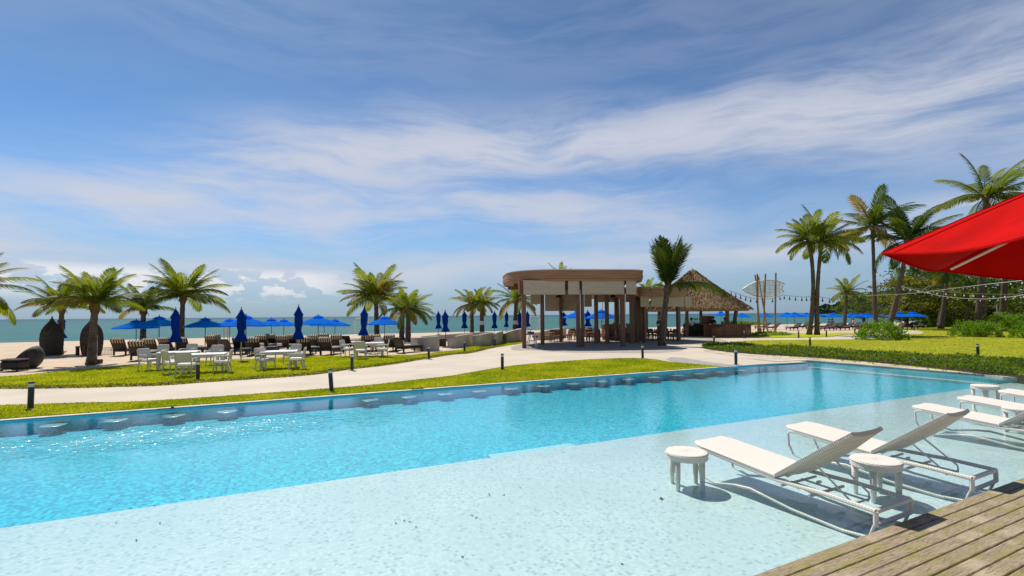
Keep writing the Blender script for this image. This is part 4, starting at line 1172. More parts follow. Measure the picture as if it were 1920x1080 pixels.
# back bar shelf with bottles
sh = thing('bottle_shelf', 'back bar shelf of bottles under the thatched roof', 'shelf', (hx - .35, HY - 1.6, 0), 0)
mb = MB(); mb.box((0, 0, .55), (2.2, .4, 1.1)); mb.build('cabinet', M['dark'], sh)
mb = MB(); mb.box((.9, .0, 1.45), (1.0, .4, .7), bev=.02); mb.build('crate', M['chairwood'], sh)
for z_ in (1.12, 1.42):
    mb = MB(); mb.box((-.25, 0, z_), (1.6, .35, .03)); mb.build('shelf_board', M['wood'], sh)
bm = MB(); bm.lathe([(0, 0), (.04, 0), (.04, .17), (.014, .22), (.014, .28), (0, .28)], 8); bm = bm.mesh('bottle', M['bottle'], True)
for r_ in range(2):
    for i in range(11):
        b_ = link('bottle', bm, None, (hx - .35 - .98 + i * .14 + random.uniform(-.02, .02), HY - 1.65 + random.uniform(-.08, .08), 1.137 + r_ * .30)); b_.scale = (1, 1, random.uniform(.7, 1))
        tag(b_, 'bottle, ' + ORD[i] + ' from the left on the ' + ('lower', 'upper')[r_] + ' shelf under the thatched roof', 'bottle', 'bottles on the back bar shelf')
for i in range(5):
    x_, z_ = .2 + i * .32, 1.10
    b_ = tag(link('bar_jug', bm, None, (hx + 1.0 + i * .42, HY - 3.85, 1.10)), 'bottle, ' + ORD[i] + ' from the left on the curved timber bar counter', 'bottle', 'bottles on the counter')
    b_.scale = (1.6, 1.6, .9)


# ------------------------------------------------------------------ people
def person(label, loc, rz, pose, shirt, trousers, seed=0, H=1.68, hair=True):
    """standing or seated figure grown from a skeleton; faces local -Y"""
    t = thing('person', label, 'person', loc, rz)
    k = H / 1.7
    if pose == 'stand':
        J = {'pel': (0, 0, .93), 'hl': (.10, 0, .90), 'hr': (-.10, 0, .90), 'kl': (.11, -.03, .49), 'kr': (-.10, .02, .49), 'al': (.11, .02, .09), 'ar': (-.10, .06, .09), 'tl': (.13, -.14, .03), 'tr': (-.12, -.10, .03)}
        base = .93
    else:
        J = {'pel': (0, 0, .50), 'hl': (.10, -.03, .49), 'hr': (-.10, -.03, .49), 'kl': (.13, -.44, .50), 'kr': (-.12, -.42, .50), 'al': (.12, -.40, .09), 'ar': (-.13, -.47, .09), 'tl': (.13, -.55, .03), 'tr': (-.14, -.61, .03)}
        base = .50
    b = base; ln = -.05 if pose != 'stand' else -.01
    J.update({'wa': (0, ln, b + .16), 'ch': (0, ln * 1.6, b + .36), 'nk': (0, ln * 2, b + .52), 'hb': (0, ln * 2.2 - .01, b + .58), 'hd': (0, ln * 2.2 - .03, b + .68), 'ht': (0, ln * 2.2 - .02, b + .765),
              'sl': (.18, ln * 1.8, b + .46), 'sr': (-.18, ln * 1.8, b + .46), 'el': (.23, ln * 1.2 + .02, b + .20), 'er': (-.23, ln * 1.2 + .0, b + .20),
              'wl': (.19, -.20, b + .12 if pose == 'stand' else b + .22), 'wr': (-.17, -.22, b + .14 if pose == 'stand' else b + .24), 'dl': (.16, -.28, b + .13 if pose == 'stand' else b + .25), 'dr': (-.13, -.30, b + .16 if pose == 'stand' else b + .26)})
    rr = {'pel': .135, 'hl': .09, 'hr': .09, 'kl': .06, 'kr': .06, 'al': .042, 'ar': .042, 'tl': .034, 'tr': .034, 'wa': .12, 'ch': .145, 'nk': .055, 'hb': .058, 'hd': .088, 'ht': .06, 'sl': .058, 'sr': .058, 'el': .042, 'er': .042, 'wl': .028, 'wr': .028, 'dl': .03, 'dr': .03}
    E_ = [('pel', 'hl'), ('hl', 'kl'), ('kl', 'al'), ('al', 'tl'), ('pel', 'hr'), ('hr', 'kr'), ('kr', 'ar'), ('ar', 'tr'), ('pel', 'wa'), ('wa', 'ch'), ('ch', 'nk'), ('nk', 'hb'), ('hb', 'hd'), ('hd', 'ht'), ('ch', 'sl'), ('sl', 'el'), ('el', 'wl'), ('wl', 'dl'), ('ch', 'sr'), ('sr', 'er'), ('er', 'wr'), ('wr', 'dr')]
    K = list(J); me = bpy.data.meshes.new('body'); me.from_pydata([tuple(c_ * k for c_ in J[q]) for q in K], [(K.index(a), K.index(c_)) for a, c_ in E_], [])
    ob = bpy.data.objects.new('tmp', me); COL.objects.link(ob)
    md = ob.modifiers.new('s', 'SKIN'); md.use_smooth_shade = True
    for i, q in enumerate(K): me.skin_vertices[0].data[i].radius = (rr[q] * k,) * 2; me.skin_vertices[0].data[i].use_root = (q == 'pel')
    ob.modifiers.new('u', 'SUBSURF').levels = 1
    dg = bpy.context.evaluated_depsgraph_get(); dg.update(); nm = bpy.data.meshes.new_from_object(ob.evaluated_get(dg)); nm.name = 'body'
    bpy.data.objects.remove(ob)
    nm.materials.clear(); [nm.materials.append(q) for q in (M['skin'], shirt, trousers, M['black'])]
    for p in nm.polygons:
        c_ = p.center / k; mi = 1
        if c_.z > b + .535: mi = 0
        elif c_.z < b + .06 and (pose == 'stand' or c_.y < -.12 or c_.z < b): mi = 2
        if c_.z < .07: mi = 3
        if c_.y < -.10 and b + .06 < c_.z < b + .30: mi = 0
        p.material_index = mi
    link('body', nm, t)
    mb = MB(); hd = Vector(J['hd']) * k
    mb.lathe([(0, .125), (.06, .112), (.095, .07), (.104, .01), (.098, -.05), (.07, -.08)], 14, (hd.x, hd.y + .018, hd.z + .0), rad(20) if False else 0, 2 * math.pi)
    hr_ = mb.build('hair', M['hair'], t, True); hr_.location = (0, .016, .022)
    mb = MB(); mb.lathe([(0, .016), (.012, .01), (.014, -.012), (0, -.02)], 6, (hd.x, hd.y - .105 * k, hd.z - .01)); mb.build('nose', M['skin'], t, True)
    for sx in (-1, 1):
        mb = MB(); mb.lathe([(0, .012), (.01, .006), (.01, -.006), (0, -.012)], 6, (hd.x + sx * .034, hd.y - .088 * k, hd.z + .02)); mb.build('eye', M['black'], t)
    return t


W_ = mat('white_shirt', (.72, .72, .70), .9); K_ = mat('black_cloth', (.02, .02, .022), .9); Gx = mat('grey_cloth', (.35, .38, .42), .9); Bx_ = mat('blue_shirt', (.08, .14, .30), .9); Rx_ = mat('pink_shirt', (.55, .2, .2), .9)
person('standing waiter in white shirt and dark apron beside the bar podium', (*at(1297, 631), 0), rad(-70), 'stand', W_, K_, 1, 1.62)
person('standing bartender in dark shirt behind the lower pavilion bar', (*at(1236, 634), 0), rad(20), 'stand', K_, K_, 2, 1.75)
person('guest in dark shirt behind the thatched bar counter', (hx + .95, HY - 2.2, 0), rad(0), 'stand', K_, K_, 3, 1.7)
person('bartender in white shirt behind the thatched bar counter', (hx + 2.0, HY - 2.1, 0), rad(10), 'stand', W_, K_, 3, 1.6)

# ------------------------------------------------------------------ chairs and tables
def woven_chair(name, m1, label, arms=True):
    """faces local -Y; seat 0.43, back 0.80"""
    t = thing(name, label, 'chair')
    mb = MB(); mb.box((0, 0, .405), (.50, .48, .07), bev=.02); mb.build('seat', m1, t)
    if arms and m1 is M['white']:
        mb = MB(); mb.box((0, -.01, .455), (.44, .42, .035), bev=.015); mb.build('cushion', M['whitetop'], t)
    mb = MB(); R_ = Matrix.Rotation(rad(-12), 3, 'X'); mb.box((0, .27, .66), (.44, .028, .32), R=R_, bev=.008)
    bk = mb.build('backrest', m1, t)
    mb = MB(); mb.tube([(-.235, .225, .40), (-.235, .305, .80), (-.20, .315, .835), (.20, .315, .835), (.235, .305, .80), (.235, .225, .40)], .022, 6); mb.build('back_frame', m1, bk)
    for sx in (-1, 1):
        for (y0, y1) in ((-.20, -.235), (.20, .285)):
            mb = MB(); mb.tube([(sx * .225, y0, .40), (sx * .24, y1, 0)], [.028, .02], 7); mb.build('leg', m1, t)
        if arms:
            mb = MB(); mb.tube([(sx * .245, .265, .62), (sx * .265, .0, .635), (sx * .265, -.2, .62), (sx * .25, -.22, .42)], .02, 6); mb.build('armrest', m1, t)
    return t


def table(name, m1, m2, label, L=1.3, W=.85, H=.70):
    t = thing(name, label, 'table')
    mb = MB(); mb.box((0, 0, H - .02), (L, W, .04), bev=.01); mb.build('tabletop', m2, t)
    mb = MB(); mb.box((0, 0, H - .085), (L - .06, W - .06, .085), bev=.01); mb.build('apron', m1, t)
    for sx in (-1, 1):
        for sy in (-1, 1):
            mb = MB(); mb.tube([(sx * (L / 2 - .07), sy * (W / 2 - .07), H - .05), (sx * (L / 2 - .05), sy * (W / 2 - .05), 0)], [.075, .045], 4); mb.build('leg', m1, t)
    return t


WC = woven_chair('dining_chair', M['white'], 'x'); WT = table('dining_table', M['white'], M['whitetop'], 'x')
GW = 'white woven dining chairs on the upper lawn'
chairs = [  # px,py of base centre, facing angle (0 faces the camera-ward -Y), label
    (280, 696, 75, 'white armchair at the left end of the two touching white tables, facing right'),
    (297, 684, 190, 'white armchair behind the left white table, its back to the sea'),
    (352, 681, 185, 'white armchair behind the middle of the two touching tables'),
    (349, 707, 195, 'white armchair with its back to the camera, left of the bollard by the tables'),
    (326, 702, 150, 'white armchair half hidden behind the back-facing armchair'),
    (416, 700, -70, 'white armchair at the right end of the touching tables, facing left'),
    (402, 686, 10, 'white armchair behind the right one of the touching tables'),
    (498, 695, 70, 'white armchair left of the solitary middle table'),
    (556, 694, -75, 'white armchair right of the solitary middle table, facing left'),
    (547, 684, -10, 'white armchair behind the solitary middle table'),
    (652, 670, 80, 'white armchair left of the farthest white table'),
    (676, 674, 190, 'white armchair with slatted looking back in front of the farthest table'),
    (717, 671, -75, 'white armchair right of the farthest table, facing left'),
    (706, 662, -5, 'white armchair behind the farthest white table')]
for i, (x, y, a, lb) in enumerate(chairs):
    if i in (1, 2, 6, 9, 13): a = 180 - a if False else a
    rz = rad(a) if i not in (1, 2) else rad(0)
    if i in (3, 4, 11): rz = rad(a)
    place(WC, i == 0, at(x, y), rz, lb, GW)
for i, (x, y, a, L_, lb) in enumerate([(335, 693, 22, 1, 'white rectangular table, left one of the two touching tables'), (385, 699, 22, 1, 'white rectangular table behind the bollard, right one of the two touching tables'), (523, 692, 22, 1, 'solitary white table on the lawn with one chair on either side'), (693, 669, 20, 1, 'farthest white table, in front of the lone open umbrella')]):
    place(WT, i == 0, at(x, y), rad(a), lb, 'white dining tables on the upper lawn', L_)

TCc = woven_chair('cafe_chair', M['chairwood'], 'x', False); TT = table('cafe_table', M['chairwood'], M['chairwood'], 'x', .85, .8, .68)
tabs = [(1042, 640, 'near the left pavilion posts'), (1078, 637, 'just left of the middle front post'), (1112, 640, 'just right of the middle front post'), (1146, 636, 'by the right front post'), (1098, 631, 'at the back behind the middle post'), (1150, 630, 'near the seated guests'), (1228, 638, 'behind the leaning palm'), (1258, 637, 'near the lower pavilion right posts'), (1180, 641, 'between the main pavilion right posts')]
first = True; nch = 0
for i, (x, y, w_) in enumerate(tabs):
    c_ = at(x, y); place(TT, i == 0, c_, prz, 'small teak table ' + w_, 'teak tables in the pavilions')
    for j, (dx, dy, rz) in enumerate(((0, -.72, math.pi), (.0, .72, 0), (-.72, 0, math.pi / 2), (.72, 0, -math.pi / 2))):
        if y < 633 and j == 3: continue
        v = Matrix.Rotation(prz, 3, 'Z') @ Vector((dx + random.uniform(-.06, .06), dy, 0))
        sidew = ('camera side', 'sea side', 'left side', 'right side')[j]
        place(TCc, nch == 0, (c_[0] + v.x, c_[1] + v.y, .01), prz + rz + random.uniform(-.2, .2), f'teak chair, {sidew} of the table {w_}', 'teak chairs in the pavilions'); nch += 1
for i, (x, y) in enumerate(((1228, 638), (1258, 637))):
    c_ = at(x, y); o = thing('napkin_holder', ('white napkin holder on the table behind the leaning palm', 'white napkin holder on the table near the right posts of the lower pavilion')[i], 'napkin holder', (c_[0], c_[1], .68))
    mb = MB(); mb.box((0, 0, .06), (.16, .08, .12), bev=.01); mb.build('holder', M['whitepaint'], o)
    mb = MB(); mb.box((0, 0, .14), (.13, .04, .1), R=Matrix.Rotation(.2, 3, 'Y'), bev=.005); mb.build('napkins', M['whitetop'], o)
for i, (x, y, a, sh_, lb) in enumerate([(1150, 629, 15, W_, 'seated guest in white at the back table of the main pavilion'), (1176, 633, -40, K_, 'seated guest in black beside the right post of the main pavilion'), (1186, 632, 60, Gx, 'seated guest in grey beside the right rear post'), (1116, 631, 0, W_, 'seated guest in white behind the middle tables'), (1137, 628, 0, Rx_, 'seated guest in pink further back between the posts')]):
    person(lb, (*at(x, y), 0), rad(a), 'sit', sh_, K_, i, 1.62)

# bar stools beside the thatched bar
def stool(label):
    t = thing('bar_stool', label, 'bar stool')
    mb = MB(); mb.lathe([(0, .72), (.17, .72), (.19, .75), (.17, .79), (0, .79)], 14); mb.build('seat', M['dark'], t)
    mb = MB(); mb.box((0, .18, .95), (.32, .03, .22), bev=.01); mb.build('backrest', M['dark'], t)
    for sx in (-1, 1):
        for sy in (-1, 1):
            mb = MB(); mb.tube([(sx * .11, sy * .11, .73), (sx * .19, sy * .19, 0)], .016, 5); mb.build('leg', M['dark'], t)
    mb = MB(); mb.tube([(.16, .16, .28), (-.16, .16, .28), (-.16, -.16, .28), (.16, -.16, .28)], .012, 4, closed=True); mb.build('foot_ring', M['steel'], t)
    return t
BS = stool('x')
for i, (x, y, lb) in enumerate([(1369, 627, 'dark bar stool at the right end of the thatched bar'), (1375, 625, 'dark bar stool farthest right of the thatched bar'), (1352, 630, 'dark bar stool in front of the leaning hut post'), (1334, 631, 'dark bar stool in front of the curved counter')]):
    place(BS, i == 0, at(x, y), rad(150 + i * 40), lb, 'bar stools at the thatched bar')
fc = thing('folded_easel', 'folded crossed leg stand in front of the bar counter', 'stand', (*at(1346, 631.5), 0), .3)
for i, (a, b_) in enumerate((((-.3, 0, 0), (.15, .1, 1.05)), ((.3, 0, 0), (-.15, .1, 1.05)), ((-.25, .4, 0), (.15, .15, 1.0)))):
    mb = MB(); mb.tube([a, b_], .022, 5); mb.build('leg', M['dark'], fc)
mb = MB(); mb.tube([(-.2, .1, .85), (.2, .1, .85)], .02, 5); mb.build('crossbar', M['dark'], fc)
# pale stand with black basket at the left front post
ws = thing('towel_stand', 'pale A-frame stand with black baskets beside the left front pavilion post', 'stand', (*at(998, 652), 0), .2)
for sx in (-1, 1):
    for y in (-.22, .22):
        mb = MB(); mb.tube([(sx * .30 - .02, y, 0), (sx * .12, y * .8, .85)], .03, 5); mb.build('leg', M['whitepaint'], ws)
mb = MB(); mb.box((-.08, 0, .92), (.36, .34, .12), bev=.02); mb.build('basket', M['black'], ws)
mb = MB(); mb.box((.18, 0, .68), (.30, .3, .1), bev=.02); mb.build('basket', M['black'], ws)
mb = MB(); mb.box((.05, 0, .42), (.42, .40, .05), bev=.01); mb.build('shelf', M['whitepaint'], ws)
mb = MB(); mb.tube([(-.1, 0, .98), (-.12, 0, 1.1), (-.02, 0, 1.14)], .02, 5); mb.build('handle', M['black'], ws)


# ------------------------------------------------------------------ curved low walls
def lowwall(label, pts, h0, h1, th=.22, name='curved_wall'):
    """pts: base pixels left to right; height from h0 to h1"""
    P = catmull([at(*p) for p in pts], 8); n = len(P); vs = []; fs = []
    for i, p in enumerate(P):
        a = Vector(P[max(i - 1, 0)]); b = Vector(P[min(i + 1, n - 1)]); d = (b - a).normalized(); nn = Vector((-d.y, d.x)); u = i / (n - 1)
        h = h0 + (h1 - h0) * math.sin(u * math.pi / 2)
        for k_, (o, z) in enumerate(((0, -.02), (0, h - .03), (.03, h), (th - .03, h), (th, h - .03), (th, -.02))): vs.append((p[0] + nn.x * o, p[1] + nn.y * o, z))
    for i in range(n - 1):
        for k_ in range(5): a = i * 6 + k_; fs.append((a, a + 6, a + 7, a + 1))
    fs += [tuple(range(5, -1, -1)), tuple(range((n - 1) * 6, n * 6))]
    fs = [tuple(reversed(f)) for f in fs]
    mb = MB(); mb.add(vs, fs); o = mb.build(name, M['wall']); tag(o, label, 'wall', 'low curved rendered walls'); return o
lowwall('low curved wall, leftmost and nearest to the white chairs', [(770, 655), (784, 657.5), (806, 658), (824, 656.5)], .72, .82)
lowwall('low curved wall right of the closed umbrella with the base box', [(839, 651), (852, 652), (870, 651), (888, 649)], .55, .82)
lowwall('low curved wall, third from the left along the sand', [(886, 650), (900, 650.5), (915, 649), (926, 647)], .72, .86)
lowwall('short low curved wall behind the far bollard', [(922, 647.5), (930, 647.5), (937, 646), (944, 643)], .74, .88)
lowwall('low curved wall running up to the left pavilion post', [(939, 642.5), (952, 643.5), (966, 642), (980, 639)], .60, .96)
lowwall('long low back wall behind the curved wall segments', [(790, 641), (830, 640), (880, 637), (922, 635)], .42, .60)
lowwall('low back wall seen through the left of the main pavilion', [(1000, 637), (1020, 637.5), (1040, 635), (1062, 632)], .55, .85)
lowwall('low wall behind the dining tables of the main pavilion', [(1066, 630), (1090, 631), (1118, 629)], .6, .7)
lowwall('pale low wall right of the thatched bar', [(1367, 625), (1380, 625.5), (1394, 624)], .60, .66)
bx = thing('umbrella_base_box', 'dark box between two curved walls beside a closed umbrella', 'box', (*at(829, 648.5), 0), .2)
mb = MB(); mb.box((0, 0, .22), (.5, .4, .44), bev=.02); mb.build('body', M['dark'], bx); mb = MB(); mb.box((0, 0, .46), (.54, .44, .04), bev=.01); mb.build('lid', M['black'], bx)


# ------------------------------------------------------------------ umbrellas
def open_umbrella(label, R_=1.3, H=2.15, m_='blue'):
    """square market umbrella with a vent cap"""
    t = thing('beach_umbrella', label, 'umbrella')
    mb = MB(); mb.tube([(0, 0, 0), (0, 0, H - .02)], .026, 8); mb.build('pole', M['pole'], t)
    ze = H - .62
    for i in range(8):
        a = i * math.pi / 4 + math.pi / 8; r_ = R_ * 1.06
        mb = MB(); mb.tube([(0, 0, H - .14), (math.cos(a) * r_ * .93, math.sin(a) * r_ * .93, ze + .03)], .012, 4); mb.build('rib', M['pole'], t)
    mb = MB(); N = 8; rings = []
    for j in range(6):
        u = .12 + .88 * j / 5
        for i in range(N * 2):
            a = i * math.pi / N + math.pi / 8; mid = i % 2
            k = R_ * 1.06 * u * (math.cos(math.pi / 8) * (.985 - .02 * u) if mid else 1.)
            z = H - .12 - (H - .12 - ze) * (u ** 1.06) - (.03 * u if mid else 0) + .03 * math.sin(math.pi * u)
            rings.append((k * math.cos(a), k * math.sin(a), z))
    fs = []
    for j in range(5):
        for i in range(N * 2): q = (i + 1) % (N * 2); fs.append((j * 16 + i, j * 16 + q, (j + 1) * 16 + q, (j + 1) * 16 + i))
    mb.add(rings, fs)
    # hem
    hm = [(x, y, z - .06) for x, y, z in rings[-16:]]; mb.add(rings[-16:] + hm, [(i, (i + 1) % 16, 16 + (i + 1) % 16, 16 + i) for i in range(16)])
    cn = mb.build('canopy', M[m_], t)
    mb = MB(); mb.lathe([(0, H + .02), (.08, H), (.24, H - .06), (.38, H - .145), (.385, H - .185)], 16); mb.build('vent_cap', M[m_], t)
    mb = MB(); mb.lathe([(0, H + .13), (.018, H + .11), (.03, H + .05), (.02, H + .0)], 8); mb.build('finial', M['black'], t)
    return t


def closed_umbrella(label, H=2.5, fab=1.55, R_=.24, seed=0, pale=False):
    r = random.Random(seed); t = thing('closed_umbrella', label, 'umbrella')
    mb = MB(); mb.tube([(0, 0, 0), (0, 0, H)], .024, 8); mb.build('pole', M['palepole' if pale else 'pole'], t)
    ph = r.uniform(0, 6); z1 = H - .04; z0 = H - fab
    def fold(a, z): u = (z1 - z) / fab; return 1 + (.20 + .14 * u) * math.cos(a * 8 + ph + u * .8) * (.4 + .6 * u) + .06 * math.sin(a * 3 + u * 5 + ph)
    pr = [(.02, z1), (.06, z1 - fab * .05), (.12, z1 - fab * .14), (.17, z1 - fab * .22), (.165, z1 - fab * .30), (.165, z1 - fab * .42), (.15, z1 - fab * .56), (.11, z1 - fab * .66), (.12, z1 - fab * .74), (.17, z1 - fab * .84), (.215, z1 - fab * .93), (.235, z0), (.12, z0 + .04), (.03, z0 + .1)]
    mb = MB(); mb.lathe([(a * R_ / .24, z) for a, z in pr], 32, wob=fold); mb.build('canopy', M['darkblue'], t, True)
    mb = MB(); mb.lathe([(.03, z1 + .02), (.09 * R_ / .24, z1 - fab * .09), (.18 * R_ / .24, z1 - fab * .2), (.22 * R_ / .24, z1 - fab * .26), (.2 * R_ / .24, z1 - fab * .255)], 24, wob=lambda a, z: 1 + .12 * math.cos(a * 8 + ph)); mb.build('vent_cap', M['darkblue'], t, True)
    mb = MB(); mb.lathe([(0, H + .11), (.02, H + .09), (.035, H + .03), (.025, H - .02)], 8); mb.build('finial', M['sign' if pale else 'black'], t)
    mb = MB(); mb.lathe([(0, .06), (.06, .06), (.07, .035), (.24, .03), (.25, 0)], 16); mb.build('base_plate', M['steel' if pale else 'black'], t)
    mb = MB(); zz = z1 - fab * .66; mb.lathe([(.135 * R_ / .24, zz + .02), (.14 * R_ / .24, zz), (.135 * R_ / .24, zz - .02)], 16); mb.build('strap', M['darkblue'], t)
    return t


GO = 'open blue beach umbrellas'
OU = open_umbrella('x')
OPN = [(255, 650, 599, 'left rear open blue umbrella, leftmost of all, overlapped by its neighbour'), (298, 650, 592, 'large open blue umbrella left of the closed umbrella by the tables'), (384.5, 650, 595, 'open blue umbrella just right of the closed umbrella by the tables'),
       (430.5, 643, 597, 'open blue umbrella with two cream posts beneath its edge'), (461, 655, 590, 'open blue umbrella right behind the second closed umbrella'), (509, 642, 596, 'open blue umbrella midway between two closed umbrellas'), (532, 637, 598, 'small looking open blue umbrella overlapped by its left neighbour'),
       (596.5, 645, 590, 'broad open blue umbrella right of the third closed umbrella'), (608, 634, 599, 'open blue umbrella mostly hidden behind the broad one'), (628, 638, 598, 'open blue umbrella left of the white goal frame'), (721, 642, 592, 'lone open blue umbrella in front of the taller palm')]
for i, (x, y, ty, lb) in enumerate(OPN):
    b = at(x, y); z = zat(x, ty, b[1])[0]; o = place(OU, i == 0, b, random.uniform(0, .7), lb, GO); k = z / 2.2; o.scale = (max(1.0, k * 1.08), max(1.0, k * 1.08), k)
for i, (x, y, ty, lb) in enumerate([(1085, 629, 580, 'open blue umbrella seen through the pavilion left of the middle posts'), (1128, 631, 580, 'open blue umbrella seen through the pavilion between its right posts')]):
    b = at(x, y); z = zat(x, ty, b[1])[0]; o = dup(OU, b, .3, lb, GO); o.scale = (1.1, 1.1, z / 2.2)
GR = 'open blue umbrellas on the right beach'
rows = [(1352, 610.5, 583, .95), (1391, 611, 586.5, 1.0), (1436, 612, 586, .75), (1476, 612, 585, 1.05), (1490, 613, 585, 1.05), (1512, 610, 585.5, .9), (1529, 612, 584, 1.05), (1562, 612, 586, 1.05), (1597, 612, 586, 1.05), (1617, 609, 587, .9), (1627, 612, 587, 1.0), (1657, 611, 585.5, 1.0), (1686, 613, 584, 1.1), (1712, 614, 584, 1.1)]
where = ['seen under the thatched roof beyond the leaning post', 'just right of the thatched roof edge', 'seen behind the sculpture poles', 'left one of a close pair left of the tall palms', 'right one of a close pair left of the tall palms', 'partly behind the left slim palm', 'between the two slim tall palms', 'right of the slim palm pair', 'under the small distant palm', 'half hidden right of the small distant palm', 'left of the tall straight palm', 'between the straight and the leaning palm trunks', 'just right of the leaning palm trunk', 'rightmost, in front of the dark trees']
for i, (x, y, ty, k) in enumerate(rows):
    b = at(x, y); z = zat(x, ty, b[1])[0]; o = dup(OU, b, random.uniform(0, .7), 'open blue beach umbrella ' + where[i], GR); o.scale = (k * 1.05, k * 1.05, z / 2.2)

GC = 'closed blue umbrellas'
CL = [(116, 660, 588, .6, .23, 0, 'closed blue umbrella leftmost, beside the first wicker pod'), (329, 668, 575, .68, .27, 1, 'closed blue umbrella behind the two touching white tables'), (452, 677, 575, .60, .24, 1, 'closed blue umbrella with pale pole on the lawn edge by the right armchair'),
      (559, 668, 570, .64, .26, 1, 'tallest closed blue umbrella behind the solitary middle table'), (681, 661, 573, .60, .24, 0, 'closed blue umbrella behind the farthest white table'), (822.5, 627, 582, .72, .27, 0, 'left closed blue umbrella of the tight pair by the dark box'),
      (836, 651, 580, .55, .24, 0, 'right closed blue umbrella of the tight pair by the dark box'), (871, 626, 582, .72, .28, 0, 'closed blue umbrella just left of the yellowing palm'), (927, 627, 582, .70, .26, 0, 'closed blue umbrella right of the palm with the notice'), (949.5, 622, 582, .74, .24, 0, 'closed blue umbrella left of the second palm with a notice'),
      (974.5, 625, 582, .74, .26, 0, 'closed blue umbrella touching the left pavilion post from the left'), (990, 622, 582, .72, .26, 0, 'closed blue umbrella just right of the left pavilion post'), (1057.5, 626, 583, .6, .30, 0, 'closed blue umbrella seen under the wide rear blind'), (1103, 630, 580, .60, .27, 0, 'closed blue umbrella right of the middle pavilion posts')]
for i, (x, y, ty, fr, R_, pale, lb) in enumerate(CL):
    b = at(x, y); z = zat(x, ty, b[1])[0]; o = closed_umbrella(lb, z - .1, z * fr, R_ * (1.0 if y > 640 else 1.15), i, bool(pale)); o.location = (b[0], b[1], 0); o['group'] = GC
    o.rotation_euler = (random.uniform(-.02, .02), random.uniform(-.03, .02), random.uniform(0, 6))

# ------------------------------------------------------------------ striped loungers seen from behind
def striped_lounger(name, label, stripe=True):
    """head towards local -Y; the backrest rises and leans back towards -Y"""
    t = thing(name, label, 'sun lounger')
    mb = MB(); mb.box((0, .55, .26), (.66, 1.5, .12), bev=.02); mb.build('frame', M['rattan'], t)
    for sx in (-1, 1):
        for y in (-.15, 1.2): mb = MB(); mb.box((sx * .29, y, .10), (.07, .07, .2)); mb.build('leg', M['rattan'], t)
    R_ = Matrix.Rotation(rad(28), 3, 'X'); c0 = Vector((0, -.12, .30)); up = R_ @ Vector((0, 0, 1))
    mb = MB(); mb.box(c0 + up * .30, (.68, .09, .66), R=R_, bev=.03); bk = mb.build('backrest', M['rattan'], t)
    if stripe:
        mb = MB(); mb.box((0, .62, .355), (.6, 1.38, .07), bev=.025); mb.build('seat_cushion', M['stripe'], t)
        f = R_ @ Vector((0, 1, 0)); mb = MB(); mb.box(c0 + up * .36 + f * .085, (.62, .08, .62), R=R_, bev=.03)
        mb.box(c0 + up * .66 + f * .02, (.625, .22, .07), R=R_, bev=.025); mb.box(c0 + up * .57 - f * .06, (.625, .035, .22), R=R_, bev=.015); mb.build('back_cushion', M['stripe'], bk)
    else:
        mb = MB(); mb.box((0, .62, .345), (.6, 1.38, .05), bev=.02); mb.build('seat_cushion', M['cushdark'], t)
    return t
SL = striped_lounger('sun_lounger', 'x')
GS = 'striped black wicker sun loungers behind the lawn'
LS = [(228, 669, 8, 1), (262, 678, 14, 1), (286, 671, 6, 1), (317, 667, -5, 1), (346, 667, 4, 1), (407, 656, 10, 1), (428, 668, -12, 0), (401, 660, 2, 1), (453, 666, 5, 1), (476, 668, 16, 1), (494, 660, 4, 1), (512, 657, -3, 1), (533, 661, 3, 1), (550, 658, -6, 1), (572, 668, 10, 1), (590, 660, 4, 1), (611, 656, 0, 1), (614, 668, -8, 1), (634, 660, 4, 1), (652, 658, -12, 0), (690, 661, 8, 1), (706, 660, 4, 1), (734, 661, -4, 1), (754, 664, -35, 0)]
WH = ['leftmost of the row, nearest the wicker pods', 'behind the left end white armchair', 'just behind and right of the leftmost pair', 'behind the closed umbrella by the tables', 'beside the closed umbrella by the tables', 'rear one under the cream posts', 'plain, reversed and without stripes under the cream posts', 'left one under the cream posts', 'right behind the second closed umbrella', 'broadly striped, behind the left middle armchair', 'left rear one between two closed umbrellas', 'middle rear one between two closed umbrellas', 'right rear one between two closed umbrellas', 'rear one touching the third closed umbrella', 'just right of the third closed umbrella', 'under the broad open umbrella', 'rear one right of the broad umbrella pole', 'low striped one right of the broad umbrella pole', 'under the umbrella left of the goal frame', 'plain dark one nearest the goal frame', 'left one beneath the lone umbrella', 'right one beneath the lone umbrella', 'tall striped one right of the lone umbrella poles', 'plain, turned sideways beside the palm pair']
SP = None
for i, (x, y, a, s_) in enumerate(LS):
    b = at(x, y - 3); lb = ('striped wicker sun lounger ' if s_ else 'dark wicker sun lounger ') + WH[i]
    if s_: place(SL, i == 0, b, rad(a), lb, GS)
    else:
        if SP is None: SP = striped_lounger('sun_lounger', lb, False); SP.location = (b[0], b[1], 0); SP.rotation_euler = (0, 0, rad(a)); SP['group'] = GS
        else: dup(SP, b, rad(a), lb, GS)
